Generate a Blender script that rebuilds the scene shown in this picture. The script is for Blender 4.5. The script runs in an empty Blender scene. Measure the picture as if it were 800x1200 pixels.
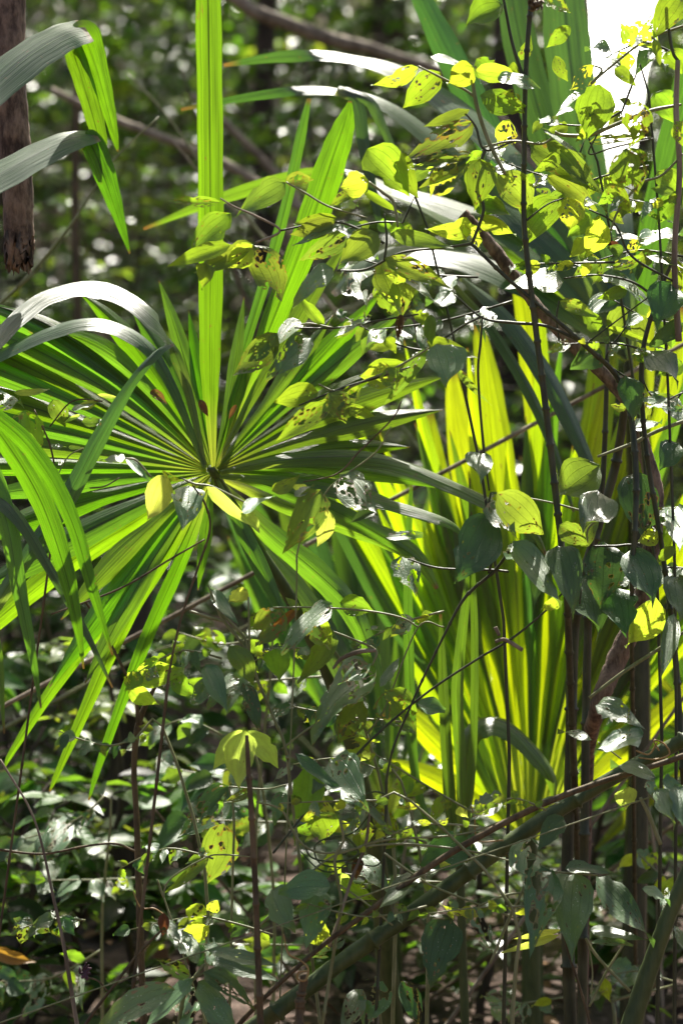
import bpy, math, random
import numpy as np
from mathutils import Vector as V, Matrix
R = random.Random(7)
sc = bpy.context.scene
COL = sc.collection
# ------------------------------------------------------------------ camera
CAM = V((0, 0, 1.5)); PITCH = math.radians(4.0)
FWD = V((0, math.cos(PITCH), -math.sin(PITCH))); UP = V((0, math.sin(PITCH), math.cos(PITCH))); RT = V((1, 0, 0))
K = 24.0 / 85.0 / 800.0                       # metres per photo pixel at one metre
cd = bpy.data.cameras.new('camera'); cam = bpy.data.objects.new('camera', cd); COL.objects.link(cam)
cam.location = CAM; cam.rotation_euler = (math.radians(90) - PITCH, 0, 0)
cd.sensor_fit = 'HORIZONTAL'; cd.sensor_width = 24; cd.lens = 85; cd.clip_start = .05; cd.clip_end = 400
cd.dof.use_dof = True; cd.dof.focus_distance = 4.05; cd.dof.aperture_fstop = 3.2; cd.dof.aperture_blades = 0
sc.camera = cam

def P(px, py, d=4.0):
    return CAM + FWD * d + RT * ((px - 400) * K * d) + UP * ((600 - py) * K * d)

# ------------------------------------------------------------------ light
SUN_EL, SUN_AZ = 55.0, 8.0                    # behind the subject, a little to the right
w = bpy.data.worlds.new('World'); sc.world = w; w.use_nodes = True
nt = w.node_tree; nt.nodes.clear()
sky = nt.nodes.new('ShaderNodeTexSky'); sky.sky_type = 'NISHITA'; sky.sun_disc = False; sky.dust_density = 5.0; sky.ozone_density = .4
sky.sun_elevation = math.radians(SUN_EL); sky.sun_rotation = math.radians(SUN_AZ)
bg = nt.nodes.new('ShaderNodeBackground'); bg.inputs['Strength'].default_value = .065
wo = nt.nodes.new('ShaderNodeOutputWorld')
nt.links.new(sky.outputs[0], bg.inputs[0]); nt.links.new(bg.outputs[0], wo.inputs[0])
sl = bpy.data.lights.new('sun', 'SUN'); sl.energy = 5.0; sl.angle = math.radians(.5); sl.color = (1, .95, .86)
so = bpy.data.objects.new('sun', sl); COL.objects.link(so)
sdir = V((math.sin(math.radians(SUN_AZ)) * math.cos(math.radians(SUN_EL)), math.cos(math.radians(SUN_AZ)) * math.cos(math.radians(SUN_EL)), math.sin(math.radians(SUN_EL))))
so.rotation_euler = sdir.to_track_quat('Z', 'Y').to_euler()
vs = sc.view_settings; vs.view_transform = 'Standard'; vs.look = 'None'; vs.gamma = 1; vs.exposure = 1.32; vs.use_curve_mapping = False
cy = sc.cycles
cy.use_denoising = True; cy.max_bounces = 6; cy.diffuse_bounces = 3; cy.glossy_bounces = 2; cy.transmission_bounces = 4
cy.transparent_max_bounces = 8; cy.caustics_reflective = False; cy.caustics_refractive = False; cy.sample_clamp_indirect = 4

# ------------------------------------------------------------------ materials
class NB:
    def __init__(s, name):
        s.m = bpy.data.materials.new(name); s.m.use_nodes = True; s.t = s.m.node_tree; s.t.nodes.clear()
    def n(s, typ, **kw):
        o = s.t.nodes.new('ShaderNode' + typ)
        for k, v in kw.items(): setattr(o, k, v)
        return o
    def put(s, sock, v):
        if hasattr(v, 'is_output') or isinstance(v, bpy.types.NodeSocket): s.t.links.new(v, sock)
        elif v is not None: sock.default_value = v
    def math(s, op, a, b=None, c=None, clamp=False):
        o = s.n('Math', operation=op, use_clamp=clamp)
        for i, v in enumerate((a, b, c)):
            if v is not None: s.put(o.inputs[i], v)
        return o.outputs[0]
    def mix(s, f, a, b, blend='MIX'):
        o = s.n('MixRGB', blend_type=blend)
        s.put(o.inputs[0], f); s.put(o.inputs[1], a); s.put(o.inputs[2], b)
        return o.outputs[0]
    def noise(s, vec, scale, detail=2, rough=.5):
        o = s.n('TexNoise'); s.put(o.inputs['Vector'], vec); o.inputs['Scale'].default_value = scale
        o.inputs['Detail'].default_value = detail; o.inputs['Roughness'].default_value = rough
        return o.outputs['Fac']
    def ramp(s, f, a, b):                      # smooth 0..1 between a and b
        o = s.n('MapRange', interpolation_type='SMOOTHSTEP'); s.put(o.inputs[0], f)
        o.inputs[1].default_value = a; o.inputs[2].default_value = b
        return o.outputs[0]
    def comb(s, x, y, z=0.0):
        o = s.n('CombineXYZ'); s.put(o.inputs[0], x); s.put(o.inputs[1], y); s.put(o.inputs[2], z); return o.outputs[0]
    def bump(s, h, strength, dist=.002):
        o = s.n('Bump'); o.inputs['Strength'].default_value = strength; o.inputs['Distance'].default_value = dist
        s.put(o.inputs['Height'], h); return o.outputs[0]
    def out(s, sh):
        o = s.n('OutputMaterial'); s.t.links.new(sh, o.inputs[0]); return s.m
C4 = lambda c: (c[0], c[1], c[2], 1)

def leafmat(name, refl, trans, rough=.42, holes=0.0, kind='leaf', spec=.5, spots=0.0, vary=.25):
    b = NB(name)
    uv = b.n('UVMap').outputs[0]; sp = b.n('SeparateXYZ'); b.put(sp.inputs[0], uv); u, v = sp.outputs[0], sp.outputs[1]
    oi = b.n('ObjectInfo').outputs['Random']
    geo = b.n('NewGeometry')
    isl = geo.outputs['Random Per Island']
    rnd = isl if kind == 'mass' else oi
    off = b.math('MULTIPLY', rnd, 37.0)
    if kind == 'palm':
        vec = b.comb(b.math('MULTIPLY', u, 19.0), b.math('MULTIPLY', v, 3.0), off)
        st = b.noise(vec, 1.0, 3)
        fine = b.math('SINE', b.math('MULTIPLY', u, 150.0))
        rib = b.math('SUBTRACT', 1.0, b.ramp(b.math('ABSOLUTE', b.math('SUBTRACT', u, .5)), .0, .05))
        height = b.math('ADD', b.math('MULTIPLY', st, 1.5), b.math('MULTIPLY', fine, .10))
        patch = b.noise(b.comb(b.math('MULTIPLY', u, 2.0), b.math('MULTIPLY', v, 5.0), off), 1.6, 3)
        shade = b.math('ADD', b.math('MULTIPLY', st, .8), b.math('MULTIPLY', patch, .6))
        shade = b.math('ADD', shade, -.1)
        tr_mul = b.math('SUBTRACT', shade, b.math('MULTIPLY', rib, .35))
        tip = b.ramp(v, .95, 1.0)
        sc1 = b.ramp(b.noise(b.comb(b.math('MULTIPLY', u, 5.0), b.math('MULTIPLY', v, 60.0), off), 1.0, 3, .6), .66, .74)
        sc2 = b.ramp(b.noise(b.comb(b.math('MULTIPLY', u, 3.0), b.math('MULTIPLY', v, 14.0), b.math('ADD', off, 5.0)), 1.0, 4, .7), .67, .74)
        scar = b.math('MAXIMUM', b.math('MULTIPLY', sc1, .75), b.math('MULTIPLY', sc2, .6)); tip = b.math('MAXIMUM', tip, scar)
        col = b.mix(tip, C4(refl), (.14, .09, .03, 1)); tcol = b.mix(tip, C4(trans), (.22, .12, .02, 1))
        hub = b.math('SUBTRACT', 1.0, b.ramp(v, .0, .22))
        tcol = b.mix(b.math('MULTIPLY', hub, .6), tcol, (.55, .6, .06, 1))
    else:
        au = b.math('ABSOLUTE', b.math('SUBTRACT', u, .5))
        if kind == 'leaf':
            fr = b.math('ABSOLUTE', b.math('SUBTRACT', b.math('FRACT', b.math('DIVIDE', u, .2)), .5))
            main = b.math('SUBTRACT', 1.0, b.ramp(fr, .0, .07))
            cross = b.math('ABSOLUTE', b.math('SUBTRACT', b.math('FRACT', b.math('ADD', b.math('ADD', b.math('MULTIPLY', v, 13.0), b.math('MULTIPLY', b.noise(b.comb(b.math('MULTIPLY', u, 6.0), b.math('MULTIPLY', v, 6.0), off), 1.0, 2), 3.0)), b.math('MULTIPLY', au, 5.0))), .5))
            cr = b.math('SUBTRACT', 1.0, b.ramp(cross, .0, .16))
            vein = b.math('ADD', b.math('MULTIPLY', main, .8), b.math('MULTIPLY', cr, .16))
        else:
            main = b.math('SUBTRACT', 1.0, b.ramp(au, .0, .05))
            cross = b.math('ABSOLUTE', b.math('SUBTRACT', b.math('FRACT', b.math('SUBTRACT', b.math('MULTIPLY', v, 8.0), b.math('MULTIPLY', au, 4.0))), .5))
            cr = b.math('SUBTRACT', 1.0, b.ramp(cross, .0, .12))
            vein = b.math('ADD', b.math('MULTIPLY', main, .8), b.math('MULTIPLY', cr, .4))
        patch = b.noise(b.comb(u, v, off), 3.2, 4, .6)
        st = patch
        height = b.math('SUBTRACT', b.math('MULTIPLY', patch, .9), vein)
        shade = b.math('ADD', b.math('MULTIPLY', patch, .9), .5)
        tr_mul = b.math('SUBTRACT', shade, b.math('MULTIPLY', vein, .32))
        col = C4(refl); tcol = C4(trans)
        if spots:
            vo = b.n('TexVoronoi'); b.put(vo.inputs['Vector'], b.comb(u, b.math('MULTIPLY', v, 1.6), off)); vo.inputs['Scale'].default_value = 13
            pale = b.math('SUBTRACT', 1.0, b.ramp(vo.outputs['Distance'], .1, .2))
            pale = b.math('MULTIPLY', pale, b.ramp(b.noise(b.comb(u, v, off), 4.0, 1), .45, .6))
            col = b.mix(b.math('MULTIPLY', pale, spots), col, (.5, .5, .42, 1))
        # browning edges of insect bites and tips
        brn = b.ramp(b.noise(b.comb(u, v, b.math('ADD', off, 9.0)), 5.0, 4, .7), .68, .76)
        col = b.mix(b.math('MULTIPLY', brn, .7), col, (.12, .07, .03, 1)); tcol = b.mix(b.math('MULTIPLY', brn, .7), tcol, (.12, .06, .01, 1))
    hmask = None
    if holes:
        f_ = b.math('FRACT', b.math('MULTIPLY', rnd, 13.3)); amt = b.math('ADD', b.math('MULTIPLY', b.math('MULTIPLY', f_, f_), 2.2 * holes), .25 * holes)
        vo = b.n('TexVoronoi'); vv = b.comb(b.math('ADD', u, off), b.math('ADD', b.math('MULTIPLY', v, 1.7), b.math('MULTIPLY', patch, .5)), off); b.put(vo.inputs['Vector'], vv); vo.inputs['Scale'].default_value = 6.0
        big = b.noise(b.comb(b.math('ADD', u, off), v, off), 3.0, 1)
        rad = b.math('MULTIPLY', b.math('MULTIPLY', b.ramp(big, .36, .68), .46), amt)
        hmask = b.math('LESS_THAN', vo.outputs['Distance'], rad)
        rim = b.math('MULTIPLY', b.math('LESS_THAN', vo.outputs['Distance'], b.math('MULTIPLY', rad, 1.3)), .75)
        col = b.mix(rim, col, (.14, .09, .03, 1)); tcol = b.mix(rim, tcol, (.16, .09, .01, 1))
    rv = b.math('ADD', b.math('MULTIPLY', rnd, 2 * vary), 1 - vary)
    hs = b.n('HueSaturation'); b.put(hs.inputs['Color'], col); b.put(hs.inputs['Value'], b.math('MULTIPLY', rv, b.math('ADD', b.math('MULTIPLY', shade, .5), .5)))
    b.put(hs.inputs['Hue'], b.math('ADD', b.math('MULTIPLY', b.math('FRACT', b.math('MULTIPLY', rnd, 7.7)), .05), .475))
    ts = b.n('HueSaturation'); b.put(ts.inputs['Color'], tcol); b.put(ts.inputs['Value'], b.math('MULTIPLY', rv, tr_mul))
    b.put(ts.inputs['Hue'], b.math('ADD', b.math('MULTIPLY', b.math('FRACT', b.math('MULTIPLY', rnd, 7.7)), .04), .48))
    bp = b.bump(height, .75 if kind == 'palm' else .55 if kind == 'leaf' else .3, .0016)
    pr = b.n('BsdfPrincipled'); b.put(pr.inputs['Base Color'], hs.outputs[0])
    b.put(pr.inputs['Roughness'], b.math('ADD', b.math('MULTIPLY', st, .22), rough - .11)); pr.inputs['Specular IOR Level'].default_value = spec
    b.put(pr.inputs['Normal'], bp)
    tl = b.n('BsdfTranslucent'); b.put(tl.inputs[0], ts.outputs[0]); b.put(tl.inputs['Normal'], bp)
    ad = b.n('AddShader'); b.put(ad.inputs[0], pr.outputs[0]); b.put(ad.inputs[1], tl.outputs[0]); sh = ad.outputs[0]
    if holes:
        h = hmask
        tp = b.n('BsdfTransparent'); mx = b.n('MixShader'); b.put(mx.inputs[0], h); b.put(mx.inputs[1], sh); b.put(mx.inputs[2], tp.outputs[0]); sh = mx.outputs[0]
    return b.out(sh)

def barkmat(name, c1, c2, scale=40, rough=.85, bump=.6, stretch=.25):
    b = NB(name)
    tc = b.n('TexCoord').outputs['Object']; mp = b.n('Mapping'); b.put(mp.inputs[0], tc); mp.inputs['Scale'].default_value = (1, 1, stretch)
    n1 = b.noise(mp.outputs[0], scale, 5, .65); n2 = b.noise(tc, scale * .2, 3)
    f = b.math('ADD', b.math('MULTIPLY', n1, .7), b.math('MULTIPLY', n2, .3))
    pr = b.n('BsdfPrincipled'); b.put(pr.inputs['Base Color'], b.mix(b.ramp(f, .35, .65), C4(c1), C4(c2)))
    pr.inputs['Roughness'].default_value = rough; b.put(pr.inputs['Normal'], b.bump(n1, bump, .006))
    return b.out(pr.outputs[0])

M = dict(
 sunlit=leafmat('leaf_sunlit', (.10, .15, .012), (.32, .41, .02), .45, .9),  # bright copy of the vine leaf: backlight put into its colours
 mid=leafmat('leaf_green', (.07, .12, .012), (.16, .26, .010), .42, .9),
 olive=leafmat('leaf_olive', (.05, .085, .012), (.13, .19, .012), .42, .75),
 dark=leafmat('leaf_shaded', (.035, .075, .022), (.045, .10, .012), .42, .6, spots=.5),  # dim copy of the vine leaf: shade put into its colours
 waxy=leafmat('leaf_waxy', (.06, .115, .04), (.08, .14, .015), .43, 1.0, spots=.7, spec=.75),
 yellow=leafmat('leaf_lime', (.22, .27, .05), (.42, .50, .06), .5, .12),
 dead=leafmat('leaf_dead', (.09, .045, .025), (.07, .03, .008), .7, .5),
 rust=leafmat('leaf_rust', (.16, .08, .025), (.20, .09, .012), .6, .2),
 palm=leafmat('palm_green', (.04, .085, .012), (.15, .31, .01), .36, kind='palm', spec=.6),
 palmmid=leafmat('palm_bright', (.05, .10, .012), (.15, .36, .004), .42, kind='palm', spec=.3),
 palmlit=leafmat('palm_sunlit', (.05, .10, .012), (.46, .60, .004), .40, kind='palm', spec=.5),  # lit copy of the palm green: sun glow put into the transmitted colour
 palmdark=leafmat('palm_deep', (.04, .075, .028), (.06, .14, .012), .37, kind='palm', spec=.7),  # darker, greyer palm green with low transmission
 mass=leafmat('understorey_leaf', (.026, .06, .010), (.09, .17, .008), .33, kind='mass', vary=.5, spec=.9),
 massb=leafmat('broad_understorey_leaf', (.03, .062, .016), (.08, .16, .008), .38, kind='mass', vary=.8, spec=.2),
 massy=leafmat('pale_understorey_leaf', (.07, .11, .015), (.24, .33, .02), .42, kind='mass', vary=.5, spec=.5),
 bark=barkmat('rough_bark', (.05, .03, .022), (.30, .21, .15), 75, bump=1.0, stretch=.4),
 bark2=barkmat('dark_bark', (.03, .022, .016), (.10, .07, .05), 30),
 grey=barkmat('dead_wood', (.14, .105, .07), (.40, .33, .24), 30),
 stemg=barkmat('green_stem', (.035, .06, .012), (.08, .11, .03), 60, .5, .2),
 stemd=barkmat('dark_stem', (.024, .028, .010), (.07, .075, .03), 60, .5, .3),
 stemp=barkmat('pale_stem', (.16, .18, .06), (.28, .28, .14), 80, .5, .15),
 twig=barkmat('brown_twig', (.05, .034, .014), (.16, .11, .05), 90, .7, .3),
 purple=barkmat('dried_flower', (.03, .015, .02), (.14, .07, .10), 200, .8, .5),
 tendril=barkmat('tendril', (.30, .17, .05), (.42, .28, .10), 90, .5, .1),
)

# ------------------------------------------------------------------ mesh helpers
def link(name, verts, faces, mat, parent=None, uvs=None, origin=None, smooth=True):
    me = bpy.data.meshes.new(name)
    o0 = origin if origin is not None else (V(parent.location) if parent else V((0, 0, 0)))
    me.from_pydata([tuple(V(v) - o0) for v in verts], [], faces)
    if uvs is not None:
        l = me.uv_layers.new(name='UVMap'); idx = np.empty(len(me.loops), np.int32); me.loops.foreach_get('vertex_index', idx)
        l.data.foreach_set('uv', np.asarray(uvs, np.float32)[idx].ravel())
    if smooth: me.polygons.foreach_set('use_smooth', [True] * len(me.polygons))
    me.materials.append(mat); ob = bpy.data.objects.new(name, me); COL.objects.link(ob)
    if parent: ob.parent = parent
    else: ob.location = o0
    return ob

def thing(name, label, cat, loc, group=None):
    o = bpy.data.objects.new(name, None); COL.objects.link(o); o.location = loc; o.empty_display_size = .05
    o['label'] = label; o['category'] = cat
    if group: o['group'] = group
    return o

def cr(pts, n):                               # Catmull-Rom through tuples of floats / Vectors
    pts = [np.array(p, float) for p in pts]; q = [2 * pts[0] - pts[1]] + pts + [2 * pts[-1] - pts[-2]]
    out = []
    for i in range(1, len(q) - 2):
        for k in range(n):
            t = k / n; a, b, c, d = q[i - 1:i + 3]
            out.append(.5 * ((2 * b) + (c - a) * t + (2 * a - 5 * b + 4 * c - d) * t * t + (3 * b - a - 3 * c + d) * t ** 3))
    out.append(q[-2]); return out

def tube_data(pts, rads, seg=8, knobs=0.0, rough=0.0):
    vs_, fs = [], []
    n = len(pts); side = None
    for i in range(n):
        T = (pts[min(i + 1, n - 1)] - pts[max(i - 1, 0)]).normalized()
        if side is None: side = T.orthogonal().normalized()
        side = (side - T * side.dot(T)).normalized(); b = T.cross(side)
        for k in range(seg):
            a = 2 * math.pi * k / seg; r = rads[i] * (1 + R.uniform(-rough, rough))
            vs_.append(pts[i] + (side * math.cos(a) + b * math.sin(a)) * r)
    for i in range(n - 1):
        for k in range(seg):
            a = i * seg + k; c = i * seg + (k + 1) % seg
            fs.append((a, c, c + seg, a + seg))
    fs.append(tuple(range(seg))[::-1]); fs.append(tuple(range((n - 1) * seg, n * seg)))
    return vs_, fs

def stem(name, ctrl, mat, parent=None, d=4.0, seg=8, n=8, knot=0, rough=0.0, ground=False, multi=None):
    """ctrl: (px, py, width_px[, depth]); ground: carry the lower end down to the soil; knot: swollen nodes every so many metres"""
    allv, allf = [], []
    for c in (multi or [ctrl]):
        pp = []
        for q in c:
            dd = q[3] if len(q) > 3 else d
            p = P(q[0], q[1], dd); pp.append((p.x, p.y, p.z, q[2] * K * dd / 2))
        if ground:
            a, b_ = V(pp[-1][:3]), V(pp[-2][:3]); T = (a - b_).normalized(); T.z = min(T.z, -.35); s = (a.z + .03) / -T.z
            e = a + T * s; pp.append((e.x, e.y, e.z, pp[-1][3] * 1.1))
        r = cr(pp, n); pts = [V(q[:3]) for q in r]; rad = [max(q[3], .0004) for q in r]
        if knot:
            np_, nr, acc = [pts[0]], [rad[0]], 0
            for i in range(1, len(pts)):
                L = (pts[i] - pts[i - 1]).length
                acc += L
                if acc > knot:
                    T = (pts[i] - pts[i - 1]).normalized()
                    for o_, m_ in ((-.004, 1.0), (-.0015, 1.3), (.0015, 1.3), (.004, 1.0)):
                        np_.append(pts[i] + T * o_); nr.append(rad[i] * m_)
                    acc = 0
                else: np_.append(pts[i]); nr.append(rad[i])
            pts, rad = np_, nr
        v, f = tube_data(pts, rad, seg, 0, rough); o = len(allv)
        allv += v; allf += [tuple(i + o for i in q) for q in f]
    return link(name, allv, allf, mat, parent, origin=None if parent else V(allv[0]))

def onplane(dx, dy, d, N):
    """the vector lying in the plane of normal N that shows as (dx, dy) photo pixels at depth d"""
    v = RT * (dx * K * d) + UP * (-dy * K * d)
    return v + FWD * max(-3, min(3, -(v.dot(N)) / FWD.dot(N))) if abs(FWD.dot(N)) > 1e-4 else v

NF = V((0, -1, 0))
def jn(x, y, z, j=.12): return V((x + R.uniform(-j, j), y + R.uniform(-j, j) * .5, z + R.uniform(-j, j))).normalized()
KIND = {  # material, normal, bend, fold
 'Y': ('sunlit', (0, -1, -.35), .10, .12), 'y': ('mid', (0, -1, .05), .12, .14), 'o': ('olive', (0, -1, .12), .12, .12),
 'd': ('dark', (0, -.8, .6), .12, .10), 'g': ('waxy', (0, -.47, .88), .08, .06), 'h': ('waxy', (0, -.60, .80), .09, .08),
 'X': ('dead', (0, -1, .2), .3, .5), 'W': ('rust', (0, -1, .2), .12, .3), 'Q': ('yellow', (0, -1, -.15), .12, .08)}

def leaf(parent, bx, by, tx, ty, wpx, kind, d=3.95, label=None, lobes=None, name='leaf', nu=6, nv=10, tooth=0.0):
    mt, nn, bend, fold = KIND[kind]
    d = d + R.uniform(-.05, .05); N = jn(*nn, j=.2)
    if FWD.dot(N) > -.3: N = V((N.x, -.45, N.z)).normalized()
    L = onplane(tx - bx, ty - by, d, N); W = onplane(-(ty - by), tx - bx, d, N)
    ln = math.hypot(tx - bx, ty - by); W = W * (wpx / ln); Ll = L.length; Wl = W.length
    b0 = P(bx, by, d); vs_, uv, fs = [], [], []
    asym = R.uniform(-.10, .10); wav = R.uniform(0, 6.3); bd = bend * R.choice([.3, .8, 1.4, 2.6]); tw = R.uniform(-.5, .5); cv = R.uniform(-.16, .16); fold = fold * R.uniform(.5, 2.2); rip = R.uniform(.03, .10)
    pk = R.uniform(.58, .92)
    for j in range(nv + 1):
        t = j / nv; te = t ** pk
        prof = math.sin(math.pi * min(te, 1)) ** .8 * (1 - .25 * t) * 1.12
        if t > .7: prof *= 1 - .55 * ((t - .7) / .3) ** 1.2 * (1 if t < 1 else 0)
        if tooth: prof *= 1 + tooth * (1 if j % 2 else -1)
        for i in range(nu + 1):
            u = i / nu * 2 - 1
            h = bd * Ll * (-(t * t)) + fold * Wl * abs(u) * prof + rip * Wl * math.sin(t * 9 + wav + u * 2) * abs(u) + tw * Wl * u * t * .5
            e = (1 + R.uniform(-.05, .05) - (R.uniform(.1, .4) if R.random() < .06 else 0)) if abs(u) == 1 else 1
            vs_.append(b0 + L * t + W * (.5 * prof * u * e * (1 + asym * (1 if u > 0 else -1)) + cv * math.sin(t * math.pi)) + N * h)
            uv.append((i / nu, t))
    for j in range(nv):
        for i in range(nu):
            a = j * (nu + 1) + i; fs.append((a, a + 1, a + nu + 2, a + nu + 1))
    o = link(name, vs_, fs, M[mt], parent, uv)
    if label: o['label'] = label
    return o

def strap(parent, ctrl, mat, d=4.2, n=7, fold=.25, name='leaf_segment', label=None, ends=(.0, 1.0), ribs=1):
    """a palm leaf segment. ctrl: (px, py, width_px, depth or None, normal or None)"""
    rows = []
    lastN = NF; lastd = d
    for q in ctrl:
        dd = q[3] if len(q) > 3 and q[3] else lastd; N = V(q[4]) if len(q) > 4 and q[4] else lastN
        lastd, lastN = dd, N; p = P(q[0], q[1], dd)
        rows.append((p.x, p.y, p.z, q[2] * K * dd, N.x, N.y, N.z))
    r = cr(rows, n); cnt = len(r); vs_, uv, fs = [], [], []
    S = [-1, -.5, 0, .5, 1]; H = [0, .5, 1, .5, 0]
    wob = R.uniform(0, 6)
    for i, q in enumerate(r):
        p = V(q[:3]); T = V(r[min(i + 1, cnt - 1)][:3]) - V(r[max(i - 1, 0)][:3]); T.normalize()
        N = V(q[4:7]); N = (N - T * N.dot(T)); N = N.normalized() if N.length > 1e-3 else T.orthogonal().normalized()
        side = T.cross(N).normalized(); wd = max(q[3], .0005)
        wd /= max(.5, (side - FWD * side.dot(FWD)).length)
        wd *= 1 + .03 * math.sin(i * 1.3 + wob)
        for s_, h_ in zip(S, H):
            vs_.append(p + side * (s_ * wd / 2) + N * (wd * fold * (h_ - .5))); uv.append(((s_ + 1) / 2, ends[0] + (ends[1] - ends[0]) * i / (cnt - 1)))
    for i in range(cnt - 1):
        for k in range(4):
            a = i * 5 + k; fs.append((a, a + 1, a + 6, a + 5))
    o = link(name, vs_, fs, mat, parent, uv)
    if label: o['label'] = label
    return o

def fan(parent, hub, segs, mat, N, d, joined=.42, fold=.22):
    """segs: (angle in degrees anticlockwise from the photo's right, length_px, width_px, sag_px); radiating segments joined near the hub"""
    N = V(N).normalized(); hx, hy = hub; h0 = P(hx, hy, d)
    segs = sorted(segs); out = []
    for i, (a, L, wd, sag) in enumerate(segs):
        ra = math.radians(a)
        ar = R.uniform(-.02, .02) * L; mt = mat[i % len(mat)] if isinstance(mat, list) else mat
        pts = []; 
        gap = min([abs(a - s[0]) for j, s in enumerate(segs) if j != i] + [12])
        for t in (0.02, .15, .3, joined, .6, .78, .92, 1.0):
            x, y = math.cos(ra) * L * t, -math.sin(ra) * L * t
            y += sag * t ** 2.2; x += ar * math.sin(t * 3) 
            q = h0 + onplane(x, y, d, N)
            if t <= joined: ww = min(wd, 2 * L * t * math.tan(math.radians(gap / 2)) + 1.2)
            else: ww = wd * (1 - max(0, (t - .6) / .4) ** 1.6)
            pts.append((q.x, q.y, q.z, max(ww, 1.0) * K * d))
        rr = cr(pts, 4); cnt = len(rr); vs_, uv, fs = [], [], []
        S = [-1, -.5, 0, .5, 1]; H = [0, .5, 1, .5, 0]
        for k, q in enumerate(rr):
            p = V(q[:3]); T = (V(rr[min(k + 1, cnt - 1)][:3]) - V(rr[max(k - 1, 0)][:3])).normalized()
            n_ = N + V((R.uniform(-.02, .02), 0, 0)); n_ = (n_ - T * n_.dot(T)).normalized(); sd = T.cross(n_)
            n_ = (n_ + sd * (.35 * math.sin(i * 2.4) * k / cnt)).normalized(); sd = T.cross(n_)
            for s_, h_ in zip(S, H):
                vs_.append(p + sd * (s_ * q[3] / 2) + n_ * (q[3] * fold * (h_ - .5))); uv.append(((s_ + 1) / 2, k / (cnt - 1)))
        for k in range(cnt - 1):
            for m_ in range(4):
                a_ = k * 5 + m_; fs.append((a_, a_ + 1, a_ + 6, a_ + 5))
        out.append(link('leaf_segment', vs_, fs, mt, parent, uv))
    return out

# ---- bulk foliage: many small leaves as one mesh
LV = np.array([(0, 0, 0), (-.40, .22, .05), (-.46, .5, .06), (-.22, .8, .02), (0, 1, -.05), (.22, .8, .02), (.46, .5, .06), (.40, .22, .05), (0, .25, 0), (0, .6, 0)], float)
LU = np.array([(.5, 0), (.0, .22), (0, .5), (.2, .8), (.5, 1), (.8, .8), (1, .5), (1, .22), (.5, .25), (.5, .6)], float)
LF = [(0, 7, 8), (0, 8, 1), (8, 7, 6, 9), (1, 8, 9, 2), (9, 6, 5), (2, 9, 3), (9, 5, 4), (3, 9, 4)]
LT = []
for f in LF:
    LT.append((f[0], f[1], f[2]))
    if len(f) == 4: LT.append((f[0], f[2], f[3]))
LT = np.array(LT)
def leaves_mesh(name, pos, dirs, nrm, size, ratio, mat, parent, keep=True):
    """pos, dirs (leaf axis), nrm (n,3) arrays, size (n,)"""
    n = len(pos); rg = np.random.default_rng(len(pos))
    y = dirs / np.linalg.norm(dirs, axis=1)[:, None]
    x = np.cross(y, nrm); x /= np.linalg.norm(x, axis=1)[:, None] + 1e-9; z = np.cross(x, y)
    lv = np.repeat(LV[None], n, 0) * np.array([1, 1, 1.0]); lv[:, :, 2] -= (lv[:, :, 1] ** 2) * rg.uniform(.0, .35, (n, 1)); lv[:, :, 0] *= ratio
    lv *= size[:, None, None]
    W_ = pos[:, None] + lv[:, :, 0:1] * x[:, None] + lv[:, :, 1:2] * y[:, None] + lv[:, :, 2:3] * z[:, None]
    o0 = np.array(parent.location) if parent else np.zeros(3)
    W_ = (W_ - o0).reshape(-1, 3).astype(np.float32)
    T_ = (LT[None] + (np.arange(n) * len(LV))[:, None, None]).reshape(-1, 3)
    me = bpy.data.meshes.new(name); me.vertices.add(len(W_)); me.vertices.foreach_set('co', W_.ravel())
    me.loops.add(T_.size); me.loops.foreach_set('vertex_index', T_.ravel().astype(np.int32))
    me.polygons.add(len(T_)); me.polygons.foreach_set('loop_start', np.arange(0, T_.size, 3, dtype=np.int32)); me.polygons.foreach_set('loop_total', np.full(len(T_), 3, np.int32))
    me.polygons.foreach_set('use_smooth', np.ones(len(T_), bool))
    l = me.uv_layers.new(name='UVMap'); l.data.foreach_set('uv', np.tile(LU, (n, 1))[T_.ravel()].astype(np.float32).ravel())
    me.update(); me.validate(); me.materials.append(mat)
    o = bpy.data.objects.new(name, me); COL.objects.link(o)
    if parent: o.parent = parent
    return o

def sprays(start, dirv, length, size, rg, spacing=.6, droop=.3):
    """leaves set alternately along one twig; returns positions, axes, normals, sizes and the twig line"""
    n = max(3, int(length / (size * spacing))); p = np.array(start, float); dv = np.array(dirv, float); dv /= np.linalg.norm(dv)
    pos, ax, nr, sz, line = [], [], [], [], [V(p)]
    st = length / n
    for k in range(n):
        dv = dv + np.array([rg.normal(0, .08), rg.normal(0, .08), -droop * .12 + rg.normal(0, .06)]); dv /= np.linalg.norm(dv)
        p = p + dv * st; line.append(V(p))
        sd = np.cross(dv, [0, 0, 1.0]); sd /= np.linalg.norm(sd) + 1e-6
        for s in ((1, -1) if rg.random() < .6 else ((1,) if k % 2 else (-1,))):
            a = dv * rg.uniform(.3, .9) + sd * s + np.array([0, 0, rg.uniform(-.6, .2)])
            pos.append(p.copy()); ax.append(a); nr.append([rg.normal(0, .35), rg.normal(-.1, .35), 1.0]); sz.append(size * rg.uniform(.55, 1.15))
    return pos, ax, nr, sz, line

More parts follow.
